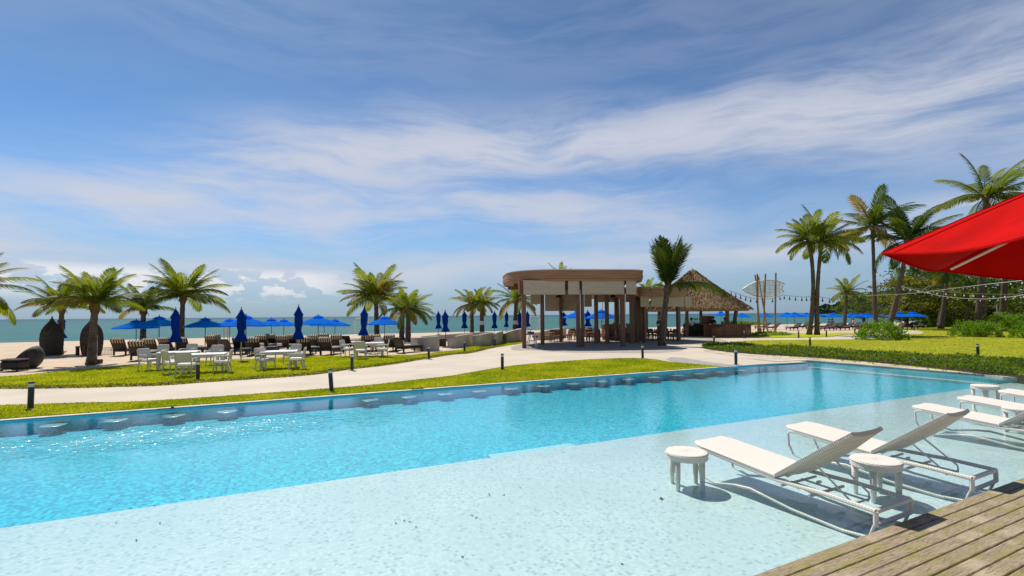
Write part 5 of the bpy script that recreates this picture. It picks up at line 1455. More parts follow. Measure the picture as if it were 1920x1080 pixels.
# small rattan side tables between them
rt = thing('rattan_table', 'x', 'side table')
mb = MB(); mb.box((0, 0, .36), (.52, .46, .14), bev=.03); mb.build('tabletop', M['rattan'], rt)
for sx in (-1, 1):
    for sy in (-1, 1): mb = MB(); mb.tube([(sx * .2, sy * .17, .3), (sx * .22, sy * .19, 0)], .022, 5); mb.build('leg', M['rattan'], rt)
for i, (x, y, lb) in enumerate([(376, 665, 'low dark wicker table right of the first closed umbrella by the tables'), (510, 664, 'low dark wicker table between middle sun loungers'), (593, 665, 'low dark wicker table under the broad open umbrella'), (461, 668, 'low dark wicker table behind the second closed umbrella')]):
    place(rt, i == 0, at(x, y), .2, lb, 'low wicker tables')
for i, (x, y) in enumerate(((490, 660), (524, 661))):
    o = thing('rolled_towel', ('pale rolled towel on the sand left of a dark wicker table', 'pale rolled towel on the sand right of a dark wicker table')[i], 'towel', (*at(x, y), .45))
    mb = MB(); mb.tube([(-.12, 0, 0), (.12, 0, 0)], .07, 10); mb.build('roll', M['towel'], o)

# far loungers on the right beach, dark, seen side on
def flat_lounger(label):
    t = thing('beach_lounger', label, 'sun lounger')
    mb = MB(); mb.box((-.35, 0, .26), (1.45, .64, .10), bev=.02); mb.build('frame', M['rattan'], t)
    for x in (-.95, .25):
        for sy in (-1, 1): mb = MB(); mb.box((x, sy * .26, .11), (.07, .07, .22)); mb.build('leg', M['rattan'], t)
    mb = MB(); mb.box((-.35, 0, .335), (1.4, .6, .06), bev=.02); mb.build('cushion', M['cushdark'], t)
    R_ = Matrix.Rotation(rad(-38), 3, 'Y'); mb = MB(); mb.box(Vector((.35, 0, .30)) + R_ @ Vector((.36, 0, .04)), (.78, .64, .12), R=R_, bev=.03); mb.build('backrest', M['cushdark'], t)
    return t
FL = flat_lounger('x')
LF_ = [(1398, 617, 'right of the pale wall'), (1431, 617, 'behind the left sculpture poles'), (1449, 618, 'behind the right sculpture pole'), (1489, 619, 'left of the slim palm pair, long and dark'), (1505, 616, 'touching the left slim palm'), (1526, 617, 'between the slim palms'), (1548, 616, 'just right of the slim palm pair'), (1570, 617, 'third right of the slim palm pair'), (1585, 619, 'left of the small distant palm'), (1600, 617, 'under the small distant palm'), (1613, 616, 'right of the small distant palm'), (1622, 619, 'left of the tall straight palm'), (1684, 619, 'right of the leaning palm trunk'), (1702, 617, 'under the rightmost umbrellas'), (1724, 616, 'rightmost, in front of the dark trees'), (1556, 619.5, 'front row right of the slim palm pair')]
for i, (x, y, w_) in enumerate(LF_):
    place(FL, i == 0, at(x, y), rad(random.uniform(5, 25)), 'dark cushioned beach lounger ' + w_, 'dark beach loungers on the right')
for i, (x, y, a, sh_, lb) in enumerate([(1553, 615, 60, K_, 'sunbather in dark clothes sitting up right of the slim palm pair'), (1560, 616, -30, Bx_, 'sunbather in blue sitting up right of the slim palm pair'), (1599, 614, 90, Rx_, 'sunbather in pink sitting under the small distant palm')]):
    person(lb, (*at(x, y), 0), rad(a), 'sit', sh_, K_, 10 + i, 1.6)

# ------------------------------------------------------------------ wicker pods
def pod(label, base, rpx, hz, seed):
    t = thing('wicker_pod', label, 'wicker pod', base, rad(150))
    R_ = rpx; prof = [(R_ * .80, 0), (R_ * .90, hz * .12), (R_ * .98, hz * .28), (R_, hz * .42), (R_ * .95, hz * .54), (R_ * .82, hz * .65), (R_ * .60, hz * .74), (R_ * .36, hz * .81), (R_ * .18, hz * .87), (R_ * .08, hz * .93), (R_ * .035, hz * 1.0)]
    mb = MB(); mb.lathe(prof, 36, a0=rad(35), a1=rad(325)); mb.lathe([(r_ * .94, z) for r_, z in reversed(prof)], 36, a0=rad(35), a1=rad(325)); mb.build('shell', M['pod'], t, True)
    # vertical ribs
    for i in range(26):
        a = rad(35 + 290 * i / 25); mb = MB(); mb.tube([((r_ + .008) * math.cos(a), (r_ + .008) * math.sin(a), z) for r_, z in prof[:-1]], .014, 4); mb.build('rib', M['pod'], t)
    mb = MB(); mb.lathe([(0, .36), (R_ * .8, .36), (R_ * .82, .30), (R_ * .7, 0)], 24); mb.build('seat', M['rattan'], t)
    mb = MB(); mb.lathe([(0, .46), (R_ * .70, .46), (R_ * .76, .42), (R_ * .74, .37)], 24); mb.build('cushion', M['towel'], t)
    return t
for x, y0, y1, lb in ((96, 667, 592, 'onion shaped wicker pod, left one of two on the sand'), (173, 667, 592, 'onion shaped wicker pod half hidden by the stout palm trunk')):
    b = at(x, y0); b = (b[0], b[1] + .6); z = zat(x, y1, b[1])[0]; pod(lb, (b[0] - .55, b[1], 0), 16.5 / 920 * b[1], z, x)['group'] = 'onion shaped wicker pods'
# tilted egg lounge
b = at(62, 692); tl = thing('wicker_lounge', 'tilted half egg wicker lounge with dark hood left of the pods', 'lounge', (b[0] - .9, b[1] + .5, 0), rad(8))
mb = MB(); prof = [(.02, -.62), (.30, -.58), (.50, -.42), (.60, -.18), (.62, .0), (.57, .03), (.54, -.02), (.50, -.2), (.4, -.4), (.02, -.5)]
mb.lathe(prof, 28); sh_ = mb.build('shell', M['pod'], tl, True); sh_.scale = (.95, .85, .80); sh_.rotation_euler = (0, rad(-52), 0); sh_.location = (.12, 0, .44)
mb = MB(); mb.lathe([(0, .02), (.45, .02), (.56, -.03), (.5, -.2)], 20); cq = mb.build('cushion', M['rattan'], tl, True); cq.scale = (.93, .82, .8); cq.rotation_euler = (0, rad(-52), 0); cq.location = (.08, 0, .46)
b = at(14, 697); ot = thing('wicker_ottoman', 'long dark wicker ottoman at the left frame edge beside the tilted lounge', 'ottoman', (b[0], b[1] + .4, 0), rad(12))
mb = MB(); mb.box((-.1, 0, .24), (.6, .7, .30), bev=.06); mb.build('body', M['rattan'], ot); mb = MB(); mb.box((-.1, 0, .42), (.58, .68, .07), bev=.03); mb.build('cushion', M['cushdark'], ot)
for sx in (-1, 1):
    for sy in (-1, 1): mb = MB(); mb.box((sx * .25 - .1, sy * .28, .05), (.06, .06, .1)); mb.build('leg', M['rattan'], ot)
b = at(152, 667); sd_ = thing('wood_side_table', 'small wooden table between the two wicker pods', 'side table', (b[0], b[1], 0), .3)
mb = MB(); mb.box((0, 0, .5), (.4, .36, .05), bev=.01); mb.build('tabletop', M['wood'], sd_)
for sx in (-1, 1): mb = MB(); mb.box((sx * .16, 0, .24), (.05, .3, .48)); mb.build('leg', M['wood'], sd_)
b = at(201, 666); rk = thing('magazine_rack', 'small open slatted stand right of the second wicker pod', 'stand', (b[0], b[1], 0), .3)
for i in range(7): mb = MB(); mb.box((-.2 + i * .066, 0, .22), (.015, .015, .40)); mb.build('slat', M['palepole'], rk)
for z in (.04, .42): mb = MB(); mb.box((0, 0, z), (.44, .03, .025)); mb.build('rail', M['palepole'], rk)
b = at(181, 682); lp = thing('garden_light_post', 'slim grey post with dark weighted foot beside the stout palm', 'post', (b[0], b[1], 0))
mb = MB(); mb.tube([(0, 0, 0), (0, 0, 1.25)], .03, 8); mb.build('pole', M['steel'], lp); mb = MB(); mb.box((.09, 0, .1), (.24, .24, .2), bev=.03); mb.build('base', M['black'], lp)

# goals and posts on the sand
def goal(label, px0, px1, by, ty, dep, rz):
    b = at((px0 + px1) / 2, by); wv = (px1 - px0) / 920 * b[1]; h = zat(px0, ty, b[1])[0]
    t = thing('beach_goal', label, 'goal', (b[0], b[1], 0), rz)
    for sx in (-1, 1):
        mb = MB(); mb.tube([(sx * wv / 2, 0, 0), (sx * wv / 2, 0, h)], .045, 6); mb.build('post', M['whitepaint'], t)
        mb = MB(); mb.tube([(sx * wv / 2, 0, h), (sx * wv / 2 - dep, -.5, 0)], .04, 6); mb.build('stay', M['whitepaint'], t)
    mb = MB(); mb.tube([(-wv / 2, 0, h), (wv / 2, 0, h)], .045, 6); mb.build('crossbar', M['whitepaint'], t)
    mb = MB()
    for i in range(13): x = -wv / 2 + wv * i / 12; mb.tube([(x, 0, h), (x - dep, -.5, 0)], .006, 3, False)
    for i in range(1, 10): u = i / 10; mb.tube([(-wv / 2 - dep * u, -.5 * u, h * (1 - u)), (wv / 2 - dep * u, -.5 * u, h * (1 - u))], .006, 3, False)
    mb.build('net', M['whitepaint'], t)
goal('white framed beach goal left of the lone open umbrella', 667, 690, 625, 597, .75, 0)
goal('distant white beach goal beside the left pavilion post', 994, 1012, 619, 593, .35, 0)
for i, (x, lb) in enumerate(((420, 'left cream wooden post under the open umbrella edge'), (427, 'right cream wooden post under the open umbrella edge'))):
    b = at(x, 634); o = thing('cream_post', lb, 'post', (b[0], b[1], 0)); h = zat(x, 614, b[1])[0]
    mb = MB(); mb.box((0, 0, h / 2), (.10, .10, h), bev=.01); mb.build('shaft', M['palepole'], o); mb = MB(); mb.box((0, 0, h + .015), (.14, .14, .03)); mb.build('cap', M['palepole'], o)


# ------------------------------------------------------------------ bollards
def bollard(label):
    t = thing('bollard_light', label, 'bollard')
    mb = MB(); mb.lathe([(.055, 0), (.055, .50)], 18); mb.build('post', M['black'], t, True)
    mb = MB(); mb.lathe([(.050, .502), (.050, .575)], 18); mb.build('lens', M['lampglass'], t, True)
    mb = MB(); mb.lathe([(.058, .577), (.058, .606), (.05, .614), (0, .616)], 18); mb.build('cap', M['black'], t)
    mb = MB(); mb.lathe([(.056, .03), (.06, .02), (.13, .018), (.135, 0)], 20); mb.build('base_plate', M['steel'], t)
    return t
BL = bollard('x')
BO = [(57, 768, 'nearest, at the left end of the lower lawn'), (371, 713, 'on the upper lawn in front of the touching white tables'), (622, 735, 'leaning slightly, on the lower lawn left of centre'), (660, 695, 'at the lawn edge in front of the farthest white table'), (804, 674, 'at the lawn edge before the leftmost curved wall'), (871, 660, 'on the lawn strip before the second curved wall'), (928, 650, 'before the short curved wall, far from the camera'), (942, 695, 'on the lower lawn in front of the pavilion path'), (1205, 673, 'at the tip of the lower lawn near the pavilion'), (1339, 648, 'at the tip of the ground cover bed'), (1380, 684.5, 'at the pool corner beside the grey apron'), (1395.6, 634.5, 'beside the sand in front of the sculpture, left'), (1497.5, 634, 'on the strip of lawn left of the slim palm pair'), (1519, 653, 'on the right lawn behind the ground cover'), (1549.6, 631.5, 'on the lawn right of the slim palm pair'), (1603, 626, 'far back by the narrow path'), (1714, 619.5, 'farthest, under the rightmost umbrellas'), (1834, 672, 'on the right lawn nearest the right frame edge'), (1661, 614 + 12, 'behind the round green bush')]
for i, (x, y, w_) in enumerate(BO[:-1]):
    o = place(BL, i == 0, at(x, y), 0, 'black bollard light ' + w_, 'black bollard lights')
    if i == 2: o.rotation_euler = (0, rad(-4.5), 0)
    if i == 0: o.rotation_euler = (0, rad(1.2), 0)

# ------------------------------------------------------------------ surfboard sculpture
sb = at(1431, 624); SYd = sb[1]
def sp3(px, py): z, X = zat(px, py, SYd); return Vector((X - sb[0], 0, z))
sc = thing('surfboard_sculpture', 'white surfboard frame held high by five crossed timber poles', 'sculpture', (sb[0], sb[1], 0))
for i, (a, b_) in enumerate((((1417.3, 514.4), (1414, 623.3)), ((1418.5, 515), (1432, 624)), ((1432.6, 514), (1423.7, 624)), ((1424.4, 517.4), (1446.7, 624)), ((1451.9, 512), (1445.2, 623)))):
    dy = (-.45, .5, -.5, .45, -.4)[i]; A_, B_ = sp3(*a), sp3(*b_); A_.y = -dy * .4 - .28 * (1 if dy < 0 else -1) * -1; B_.y = dy; B_.z = 0
    A_.y = -.28 if i in (0, 2, 4) else .28; B_.y = -.8 if i in (0, 2, 4) else .7
    mb = MB(); mb.tube([B_, A_], .08, 9); mb.build('pole', M['bamboo'], sc)
mb = MB(); mb.box((sp3(1417, 620).x, -.9, .25), (.2, .2, .5)); mb.build('stub_post', M['wood'], sc)
ol = [(1391.9, 542.6), (1403, 535), (1418, 528), (1439, 525), (1455, 526.5), (1470, 531.5), (1464.7, 540.4), (1469, 547), (1455, 553.5), (1442, 556.5), (1429, 557.4), (1412, 553.5), (1400, 548)]
O_ = [sp3(*p) for p in ol]
brd = MB(); brd.tube([p + Vector((0, -.10, 0)) for p in O_], .055, 6, closed=True); brd.tube([p + Vector((0, .10, 0)) for p in O_], .055, 6, closed=True); bo = brd.build('surfboard_frame', M['whitepaint'], sc)
msh, mt_, mb_ = newmat('white_mesh'); mb_.inputs['Base Color'].default_value = (.62, .64, .60, 1)
trn = mt_.add('ShaderNodeBsdfTransparent'); mxs = mt_.add('ShaderNodeMixShader'); mxs.inputs[0].default_value = .72
mt_.l.new(mb_.outputs[0], mxs.inputs[1]); mt_.l.new(trn.outputs[0], mxs.inputs[2]); mt_.l.new(mxs.outputs[0], mt_.n['Material Output'].inputs[0])
for y in (-.09, .09):
    mb = MB(); n = len(O_); c_ = sum(O_, Vector()) / n
    mb.add([tuple(p + Vector((0, y, 0))) for p in O_] + [tuple(c_ + Vector((0, y, 0)))], [(i, (i + 1) % n, n) for i in range(n)]); mb.build('mesh_skin', msh, bo)
for px in (1402, 1412, 1422, 1432, 1442, 1452, 1461):
    def yb(px, top):
        L_ = ol[0:6] if top else [ol[0]] + ol[:6:-1]
        for p, q_ in zip(L_[:-1], L_[1:]):
            if min(p[0], q_[0]) <= px <= max(p[0], q_[0]): return p[1] + (q_[1] - p[1]) * (px - p[0]) / (q_[0] - p[0] + 1e-6)
        return 540
    mb = MB(); mb.tube([sp3(px, yb(px, True)), sp3(px, yb(px, False))], .03, 5); mb.build('rib', M['whitepaint'], bo)
for f in (-.3, .05, .35):
    mb = MB(); mb.tube([sp3(1397 if f == .05 else 1404, 541.5 + f * 18), sp3(1464, 541 + f * 22)], .025, 5); mb.build('stringer', M['whitepaint'], bo)
# leafy mound at its foot
bush('low leafy mound of creeper at the foot of the sculpture', at(1443, 629), 1.9, .7, .28, 77, 1800, .12, 'creeper_mound', None or 'bushes on the right lawn')

# ------------------------------------------------------------------ string lights
bulb = MB(); bulb.lathe([(0, -.30), (.035, -.29), (.055, -.24), (.045, -.18), (.025, -.14)], 8); bulb.cur = 1; bulb.lathe([(.026, -.14), (.028, -.06), (.012, -.04), (.01, 0)], 6)
bulb_l = bulb.mesh('bulb', [M['bulb'], M['darkwire']]); bulb_d = bulb.mesh('bulb', [M['darkwire'], M['darkwire']])
def lights(label, P, nb, wm, bmesh_, r_=.016, sc_=1.):
    """P: (px, py, depth) control points"""
    Q = []
    for px, py, Y in P: z, X = zat(px, py, Y); Q.append((X, Y, z))
    C = catmull(Q, 10); o = C[0]; t = thing('string_lights', label, 'string lights', o, 0, 'festoon strings')
    C = [Vector(c_) - Vector(o) for c_ in C]; mb = MB(); mb.tube(C, r_, 4); mb.build('cable', wm, t)
    K = len(C) - 1
    for i in range(nb):
        u = (i + .5) / nb * K; j = int(u); b_ = link('bulb', bmesh_, t, C[j].lerp(C[min(j + 1, K)], u - j)); b_.scale = (sc_,) * 3
lights('festoon string from the thatched roof past the surfboard nose', [(1368, 545, 45), (1382, 550, 47), (1399, 556, 49), (1417, 560, 50), (1444, 560, 50.5), (1467, 553, 51)], 9, M['darkwire'], bulb_d, .02, 1.5)
lights('festoon string from the surfboard tail to the slim palm pair', [(1467, 552.5, 51), (1484, 555, 50), (1505, 556.5, 49), (1520, 556, 48), (1540, 557, 47), (1565, 561, 47), (1600, 561, 46)], 11, M['darkwire'], bulb_d, .02, 1.5)
lights('long festoon string running from the sculpture over the right lawn', [(1467, 553, 51), (1530, 554, 47), (1600, 554, 42), (1660, 553, 36), (1720, 549, 30), (1780, 541.5, 24), (1850, 533, 18), (1925, 525, 14)], 24, M['wire'], bulb_l, .009, .34)
lights('lower festoon string sagging between the right hand palms', [(1688, 537, 40), (1730, 547, 36), (1775, 556.5, 31), (1840, 560.5, 25), (1890, 557, 21), (1930, 551, 18)], 16, M['wire'], bulb_l, .010, .42)
lights('faint upper festoon string in front of the dark trees', [(1690, 537, 42), (1760, 546, 42), (1840, 551, 42), (1925, 552, 42)], 14, M['wire'], bulb_l, .018, 1.)

# ------------------------------------------------------------------ beach bar building at the back right
c0 = at(1795, 609.5); bb = thing('beach_shack', 'low thatched beach shack with dark open front behind the right lawn', 'building', (c0[0], c0[1] + 3, 0), rad(6))
Wb = 260 / 920 * c0[1]
zr0 = zat(1850, 580, c0[1])[0]; zr1 = zat(1850, 566, c0[1] + 4)[0]
mb = MB(); mb.add([(-1, -2.6, zr0), (Wb, -2.6, zr0), (Wb, 2, zr1 + .6), (-.2, 2, zr1 + .6), (Wb, 6, zr0), (-1, 6, zr0), (-1, -2.6, zr0 - .15), (Wb, -2.6, zr0 - .15)], [(0, 1, 2, 3), (3, 2, 4, 5), (6, 7, 1, 0), (0, 3, 5)]); mb.build('roof', M['thatch'], bb)
mb = MB(); mb.box((Wb / 2, 3.0, zr0 / 2), (Wb - 1, .2, zr0)); mb.build('back_wall', M['dark'], bb)
for i in range(9): mb = MB(); mb.tube([(i * Wb / 8.5, -2.2, 0), (i * Wb / 8.5 + random.uniform(-.1, .1), -2.2, zr0)], .09, 6); mb.build('post', M['wood'], bb)
mb = MB(); mb.box((Wb * .28, -1.2, .5), (Wb * .4, .3, 1.0)); mb.build('counter', M['chairwood'], bb)
mb = MB(); mb.box(((1857 - 1795) / 920 * c0[1], -2.0, zr0 * .45), (1.0, .1, zr0 * .8)); mb.build('panel', M['bluepanel'], bb)
b = at(1872, 613); sg = thing('sign_board', 'blank cream board on pale legs in front of the beach shack', 'sign board', (b[0], b[1], 0), .05)
kk = b[1] / 920
mb = MB(); mb.box((0, 0, zat(1872, 595, b[1])[0]), (17 * kk, .06, 19 * kk), bev=.02); mb.build('board', M['sign'], sg)
for sx in (-1, 1): mb = MB(); mb.box((sx * 3 * kk, .05, .9), (.08, .06, 1.8)); mb.build('leg', M['whitepaint'], sg)
mb = MB(); mb.tube([(0, .1, 1.5), (0, .1, zat(1872, 571, b[1])[0])], .04, 6); mb.build('pole', M['whitepaint'], sg)
for i, (x, y, sh_) in enumerate(((1901, 612, K_), (1812 + 80, 611, Gx))):
    person(('person in dark clothes standing right of the cream board', 'person in grey standing beside the cream board')[i], (*at(x, y), 0), rad(30 * i), 'stand', sh_, K_, 20 + i, 1.75)
o = dup(OU, at(1912, 612), .3, 'low open blue umbrella at the right frame edge by the shrubs', GR); o.scale = (.9, .9, .62)


# ------------------------------------------------------------------ white pool loungers
M['loungeweave'] = weave('white_lounge_weave', (.74, .68, .60), (.36, .31, .25), 34, .9, .6, ratio=.0)
M['sling'] = mat('white_sling', (.72, .645, .56), .7, (.68, .605, .52), 30, .3, 90)
def weave_lines(name, c, c2, scale, ax=1, bmp=.7):
    m, t, b = newmat(name); v = t.add('ShaderNodeTexCoord').outputs['Object']; xyz = t.sep(v)
    s_ = t.m('SINE', t.m('MULTIPLY', xyz[ax], scale * 6.283)); s2 = t.m('SINE', t.m('MULTIPLY', xyz[0], 55 * 6.283))
    h = t.m('ADD', t.m('MULTIPLY', t.m('ADD', t.m('MULTIPLY', s_, .8), t.m('MULTIPLY', s2, .2)), .5), .5)
    t.put(b.inputs['Base Color'], t.mix(t.ss(h, .15, .6), c2, c)); b.inputs['Roughness'].default_value = .6
    bn = t.add('ShaderNodeBump'); bn.inputs['Strength'].default_value = bmp; bn.inputs['Distance'].default_value = .006
    t.l.new(h, bn.inputs['Height']); t.l.new(bn.outputs[0], b.inputs['Normal']); return m
M['backweave'] = weave_lines('ribbed_white_weave', (.80, .72, .62), (.38, .31, .24), 44, 1)
M['tubeweave'] = weave_lines('wrapped_tube_weave', (.76, .69, .60), (.64, .57, .49), 36, 1, .25)


def pool_lounger(label, back=38):
    """head end at the origin (near side x=0..0.66), length along +Y, water at z = WZ"""
    t = thing('pool_lounger', label, 'pool lounger'); Wd = .66; Lh = 2.15; yp = .98
    zr = lambda y: .135 + (.06 if y < .98 else .06 + (y - .98) * .06) if y > 0 else .135
    zs = lambda y: .15 + .045 * min(1, y / .98) + max(0, y - .98) * .085
    # seat mattress
    mb = MB(); n = 14; ys = [yp + (Lh - yp) * i / n for i in range(n + 1)]; xs = [0, .03, .2, .45, .63, .66]
    def wx(y): return 1 if y < Lh - .16 else math.cos((y - (Lh - .16)) / .16 * .62)
    top = []; bot = []
    for y in ys:
        for x in xs:
            q = .33 + (x - .33) * wx(y); e = -.018 if x in (0, .66) else (0 if x in (.03, .63) else -.004)
            top.append((q, y, zs(y) + .035 + e)); bot.append((q, y, zs(y) - .012))
    K = len(xs); fs = []; nb = len(top)
    for i in range(n):
        for j in range(K - 1): a = i * K + j; fs.append((a, a + 1, a + K + 1, a + K)); fs.append((nb + a + K, nb + a + K + 1, nb + a + 1, nb + a))
        for j in (0, K - 1): a = i * K + j; f = (a, a + K, nb + a + K, nb + a); fs.append(f if j == 0 else tuple(reversed(f)))
    for i in (0, n):
        for j in range(K - 1): a = i * K + j; fs.append((a, nb + a, nb + a + 1, a + 1) if i == 0 else (a + 1, nb + a + 1, nb + a, a))
    mb.add(top + bot, fs); mb.build('seat', M['sling'], t)
    # backrest, hinged at yp, leaning to -Y
    bk = bpy.data.objects.new('backrest', None)
    L_ = .98; a = rad(back); mb = MB(); n = 12; top = []; bot = []
    for i in range(n + 1):
        u = i / n; y = -L_ * u
        wv = 1. if u < .70 else 1 - (u - .70) * .55
        for x in (-.33, -.31, -.15, .15, .31, .33):
            dip = -.02 * (1 - (x / .33) ** 2); ed = .0 if abs(x) > .32 else .012
            top.append((x * wv, y, .016 + ed * .5 + dip)); bot.append((x * wv, y, -.018 + dip - .055 * (1 - (x / .33) ** 2) * min(1, 2.2 * (1 - u) + .2) * min(1, u * 6)))
    K = 6; nb = len(top); fs = []
    for i in range(n):
        for j in range(K - 1): q = i * K + j; fs.append((q, q + K, q + K + 1, q + 1)); fs.append((nb + q + 1, nb + q + K + 1, nb + q + K, nb + q))
        for j in (0, K - 1): q = i * K + j; f = (q, nb + q, nb + q + K, q + K); fs.append(f if j == 0 else tuple(reversed(f)))
    for j in range(K - 1): q = n * K + j; fs.append((q, nb + q, nb + q + 1, q + 1))
    mb.add(top + bot, fs); bk = mb.build('backrest', M['backweave'], t); bk.location = (.33, yp, zs(yp) + .02); bk.rotation_euler = (-a, 0, 0)
    for sx in (-1, 1):
        mb = MB(); mb.tube([(sx * .20, -.03, -.045), (sx * .20, -.32, -.05), (sx * .19, -.60, -.045), (sx * .17, -.78, -.03)], .014, 6); mb.build('back_rail', M['tubeweave'], bk)
    ca, sa = math.cos(a), math.sin(a)
    def bp(x, d): return (.33 + x, yp - d * ca, zs(yp) + .02 + d * sa - .05)
    # side frames
    for sx, x in ((-1, .02), (1, .64)):
        mb = MB(); mb.tube([(x, -.0, .16), (x, .45, .175), (x, .98, .165), (x, 1.5, .215), (x, 1.95, .262), (x, 2.06, .255)], .023, 8); mb.build('upper_rail', M['tubeweave'], t)
        mb = MB(); mb.tube([(x, -.0, .15), (x, .005, .05), (x, .06, -.10), (x, .3, -.125), (x, .8, -.10), (x, 1.3, -.03), (x, 1.5, -.05), (x, 1.8, -.115), (x, 2.02, -.07), (x, 2.085, .06), (x, 2.09, .22), (x, 2.06, .255)], .016, 7); mb.build('lower_rail', M['tubeweave'], t)
    for y, z, r_ in ((0, .16, .024), (-.0, .035, .022), (.30, -.115, .014), (.62, .10, .016), (.92, .12, .014), (1.85, .235, .014)):
        mb = MB(); mb.tube([(.02, y, z), (.64, y, z)], r_, 8); mb.build('crossbar', M['tubeweave'], t)
    for x in (.02, .64): mb = MB(); mb.tube([(x, .0, .16), (x, -.0, .035)], .024, 8); mb.build('corner_post', M['tubeweave'], t)
    # adjusting strut, a U of pale tube
    A_, B_ = bp(-.17, .42), bp(.17, .42)
    mb = MB(); mb.tube([A_, (A_[0] - .01, .30, .15), (A_[0] + .02, .285, .10), (B_[0] - .02, .285, .10), (B_[0] + .01, .30, .15), B_], .010, 7); mb.build('strut', M['whitepaint'], t)
    mb = MB(); mb.tube([(.24, .26, .10), (.24, .95, .12)], .012, 6); mb.tube([(.42, .26, .10), (.42, .95, .12)], .012, 6); mb.build('notch_rail', M['tubeweave'], t)
    for x in (.15, .50):
        mb = MB(); mb.box((x, .80, .115), (.07, .03, .03), bev=.006); mb.build('clip', M['whitetop'], t)
    return t


PLg = pool_lounger('x'); AX = rad(28)
Lh_ = Matrix.Rotation(AX, 3, 'Z')
def head_from_foot(px, py):
    p = at(px, py, .27); d = Lh_ @ Vector((0, 2.12, 0)); return (p[0] - d.x, p[1] - d.y, 0)
h1 = at(1640, 968, .12); h2 = at(1821, 905, .12)
PLN = [((h1[0], h1[1], 0), 'nearest white pool lounger, between two round woven side tables'), ((h2[0], h2[1], 0), 'second white pool lounger, behind the right round side table'), (head_from_foot(1713, 767), 'third white pool lounger, cut by the right frame edge'), (head_from_foot(1795, 751), 'fourth white pool lounger, left of the half seen side table'), (head_from_foot(1871, 738), 'farthest white pool lounger, beside the far side table')]
for i, (p, lb) in enumerate(PLN): place(PLg, i == 0, p, AX + rad((-0.5, 0, 1, 0, -1)[i]), lb, 'white pool loungers standing in the shallow water')
p = head_from_foot(1940, 730); dup(PLg, p, AX, 'white pool lounger beyond the right frame edge', 'white pool loungers standing in the shallow water')


def pool_table(label):
    t = thing('pool_side_table', label, 'side table'); z0 = -.15; zt_ = .30
    mb = MB(); mb.lathe([(0, zt_), (.22, zt_), (.245, zt_ - .006), (.252, zt_ - .02), (.252, zt_ - .085), (.24, zt_ - .09), (.2, zt_ - .075), (0, zt_ - .07)], 36); mb.build('tabletop', M['tableweave'], t, False)
    mb = MB(); mb.lathe([(.254, zt_ - .012), (.259, zt_ - .02), (.254, zt_ - .028)], 36); mb.build('rim', M['tableweave'], t)
    for a in (20, 110, 200, 290):
        c_, s_ = math.cos(rad(a)), math.sin(rad(a)); mb = MB()
        mb.tube([(c_ * .205, s_ * .205, zt_ - .08), (c_ * .205, s_ * .205, 0), (c_ * .205, s_ * .205, z0 + .11)], [.036, .032, .028], 10); lg = mb.build('leg', M['tableweave'], t, True)
        mb = MB(); mb.tube([(c_ * .205, s_ * .205, z0 + .11), (c_ * .205, s_ * .205, z0)], [.029, .025], 10); mb.build('foot', M['whitepaint'], lg)
    return t
def tw():
    m, t, b = newmat('table_weave'); v = t.add('ShaderNodeTexCoord').outputs['Object']; x, y, z = t.sep(v)
    an = t.m('ARCTAN2', y, x); s1 = t.m('SINE', t.m('MULTIPLY', t.m('ADD', x, y), 40 * 6.283)); s2 = t.m('SINE', t.m('ADD', t.m('MULTIPLY', z, 48 * 6.283), t.m('MULTIPLY', t.m('FLOOR', t.m('MULTIPLY', an, 12.)), 3.14)))
    s3 = t.m('SINE', t.m('MULTIPLY', t.m('SUBTRACT', x, y), 30 * 6.283))
    h = t.m('ADD', t.m('MULTIPLY', t.m('ADD', t.m('MULTIPLY', t.m('MULTIPLY', s1, s3), .4), t.m('MULTIPLY', s2, .6)), .5), .5)
    t.put(b.inputs['Base Color'], t.mix(t.ss(h, .1, .55), (.62, .55, .47), (.75, .68, .59))); b.inputs['Roughness'].default_value = .6
    bn = t.add('ShaderNodeBump'); bn.inputs['Strength'].default_value = .7; bn.inputs['Distance'].default_value = .006
    t.l.new(h, bn.inputs['Height']); t.l.new(bn.outputs[0], b.inputs['Normal']); return m
M['tableweave'] = tw()
PT = pool_table('x')
for i, (x, y, lb) in enumerate([(1287, 845, 'round white woven side table left of the nearest lounger'), (1642, 860, 'round white woven side table between the two nearest loungers'), (1847, 722, 'farthest round white side table, at the foot of the farthest lounger'), (1915, 764, 'round white side table half cut by the right frame edge')]):
    place(PT, i == 0, (*at(x, y, .30), 0), .35 + i * .1, lb, 'round white woven side tables in the pool')

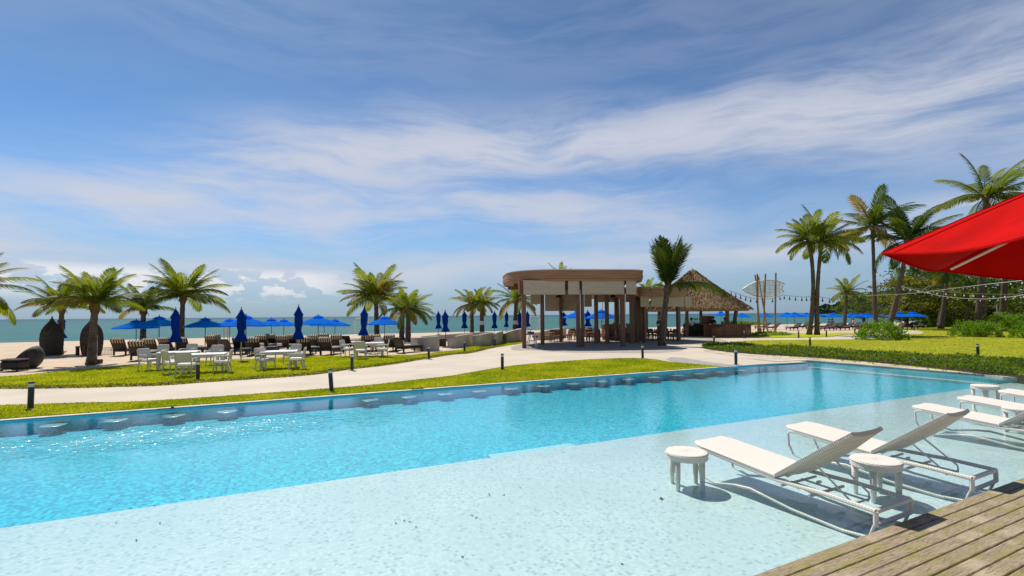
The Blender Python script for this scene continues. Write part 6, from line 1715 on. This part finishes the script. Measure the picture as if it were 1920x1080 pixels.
# ------------------------------------------------------------------ red cantilever umbrella
cx_, cy_, cz_, ta, tm_, ro, hh = 3.6312, 2.1659, 2.2324, 4.2881, -0.081, 2.5946, 0.8362
ru = thing('red_umbrella', 'red canvas umbrella tilted over the deck, cut by the right frame edge', 'umbrella', (cx_, cy_, 0), 0)
Rr = Matrix.Rotation(tm_, 3, Vector((math.cos(ta), math.sin(ta), 0))); RAD_ = 1.6
cor = [Vector((math.cos(2 * math.pi * i / 8 + ro) * RAD_, math.sin(2 * math.pi * i / 8 + ro) * RAD_, 0)) for i in range(8)]; apx = Vector((0, 0, hh)); off = Vector((0, 0, cz_))
for i in range(8):
    A_, B_ = cor[i], cor[(i + 1) % 8]; n = 14; vs = []; fs = []
    for j in range(n + 1):
        u = j / n
        for k_ in range(n + 1):
            v_ = k_ / n; e = A_.lerp(B_, v_); sag = math.sin(math.pi * v_)
            p = apx.lerp(e, u); p += Vector((0, 0, .02 * math.sin(math.pi * u))) + Vector((0, 0, -.045 * sag * u)) - (A_ + B_).normalized() * .05 * sag * u ** 2
            vs.append(tuple(Rr @ p + off))
    for j in range(n):
        for k_ in range(n): a = j * (n + 1) + k_; fs.append((a, a + n + 1, a + n + 2, a + 1))
    mb = MB(); mb.add(vs, fs); pn = mb.build('canopy_panel', M['red'], ru, True)
    hemv = [vs[n * (n + 1) + k_] for k_ in range(n + 1)]; mb = MB(); mb.tube(hemv, .007, 4); mb.build('hem', M['red'], pn)
    for dd in (0, 1):
        mb = MB(); mb.tube([Vector(vs[j * (n + 1) + dd]) + Vector((0, 0, .002)) for j in range(n + 1)], .0035, 4); mb.build('seam', M['red'], pn)
    mb = MB(); q0 = Rr @ (apx.lerp(A_, .08) - Vector((0, 0, .05))) + off; q1 = Rr @ (A_ * .965 - Vector((0, 0, .012))) + off
    q1 = Rr @ (apx.lerp(A_, .955) - Vector((0, 0, .03))) + off
    mb.tube([q0, q1], .0095, 6); mb.build('rib', M['whitepaint'], ru)
mb = MB(); tp = Rr @ apx + off; mb.tube([(tp.x, tp.y, tp.z + .05), (tp.x + .05, tp.y, .06)], .024, 10); mb.build('pole', M['whitepaint'], ru)
mb = MB(); mb.lathe([(0, .14), (.28, .13), (.3, .06)], 20, (tp.x + .05, tp.y, 0)); mb.build('base', M['steel'], ru)
for o in [q for q in COL.objects if q.get('label') == 'x']: print('unlabelled', o.name)
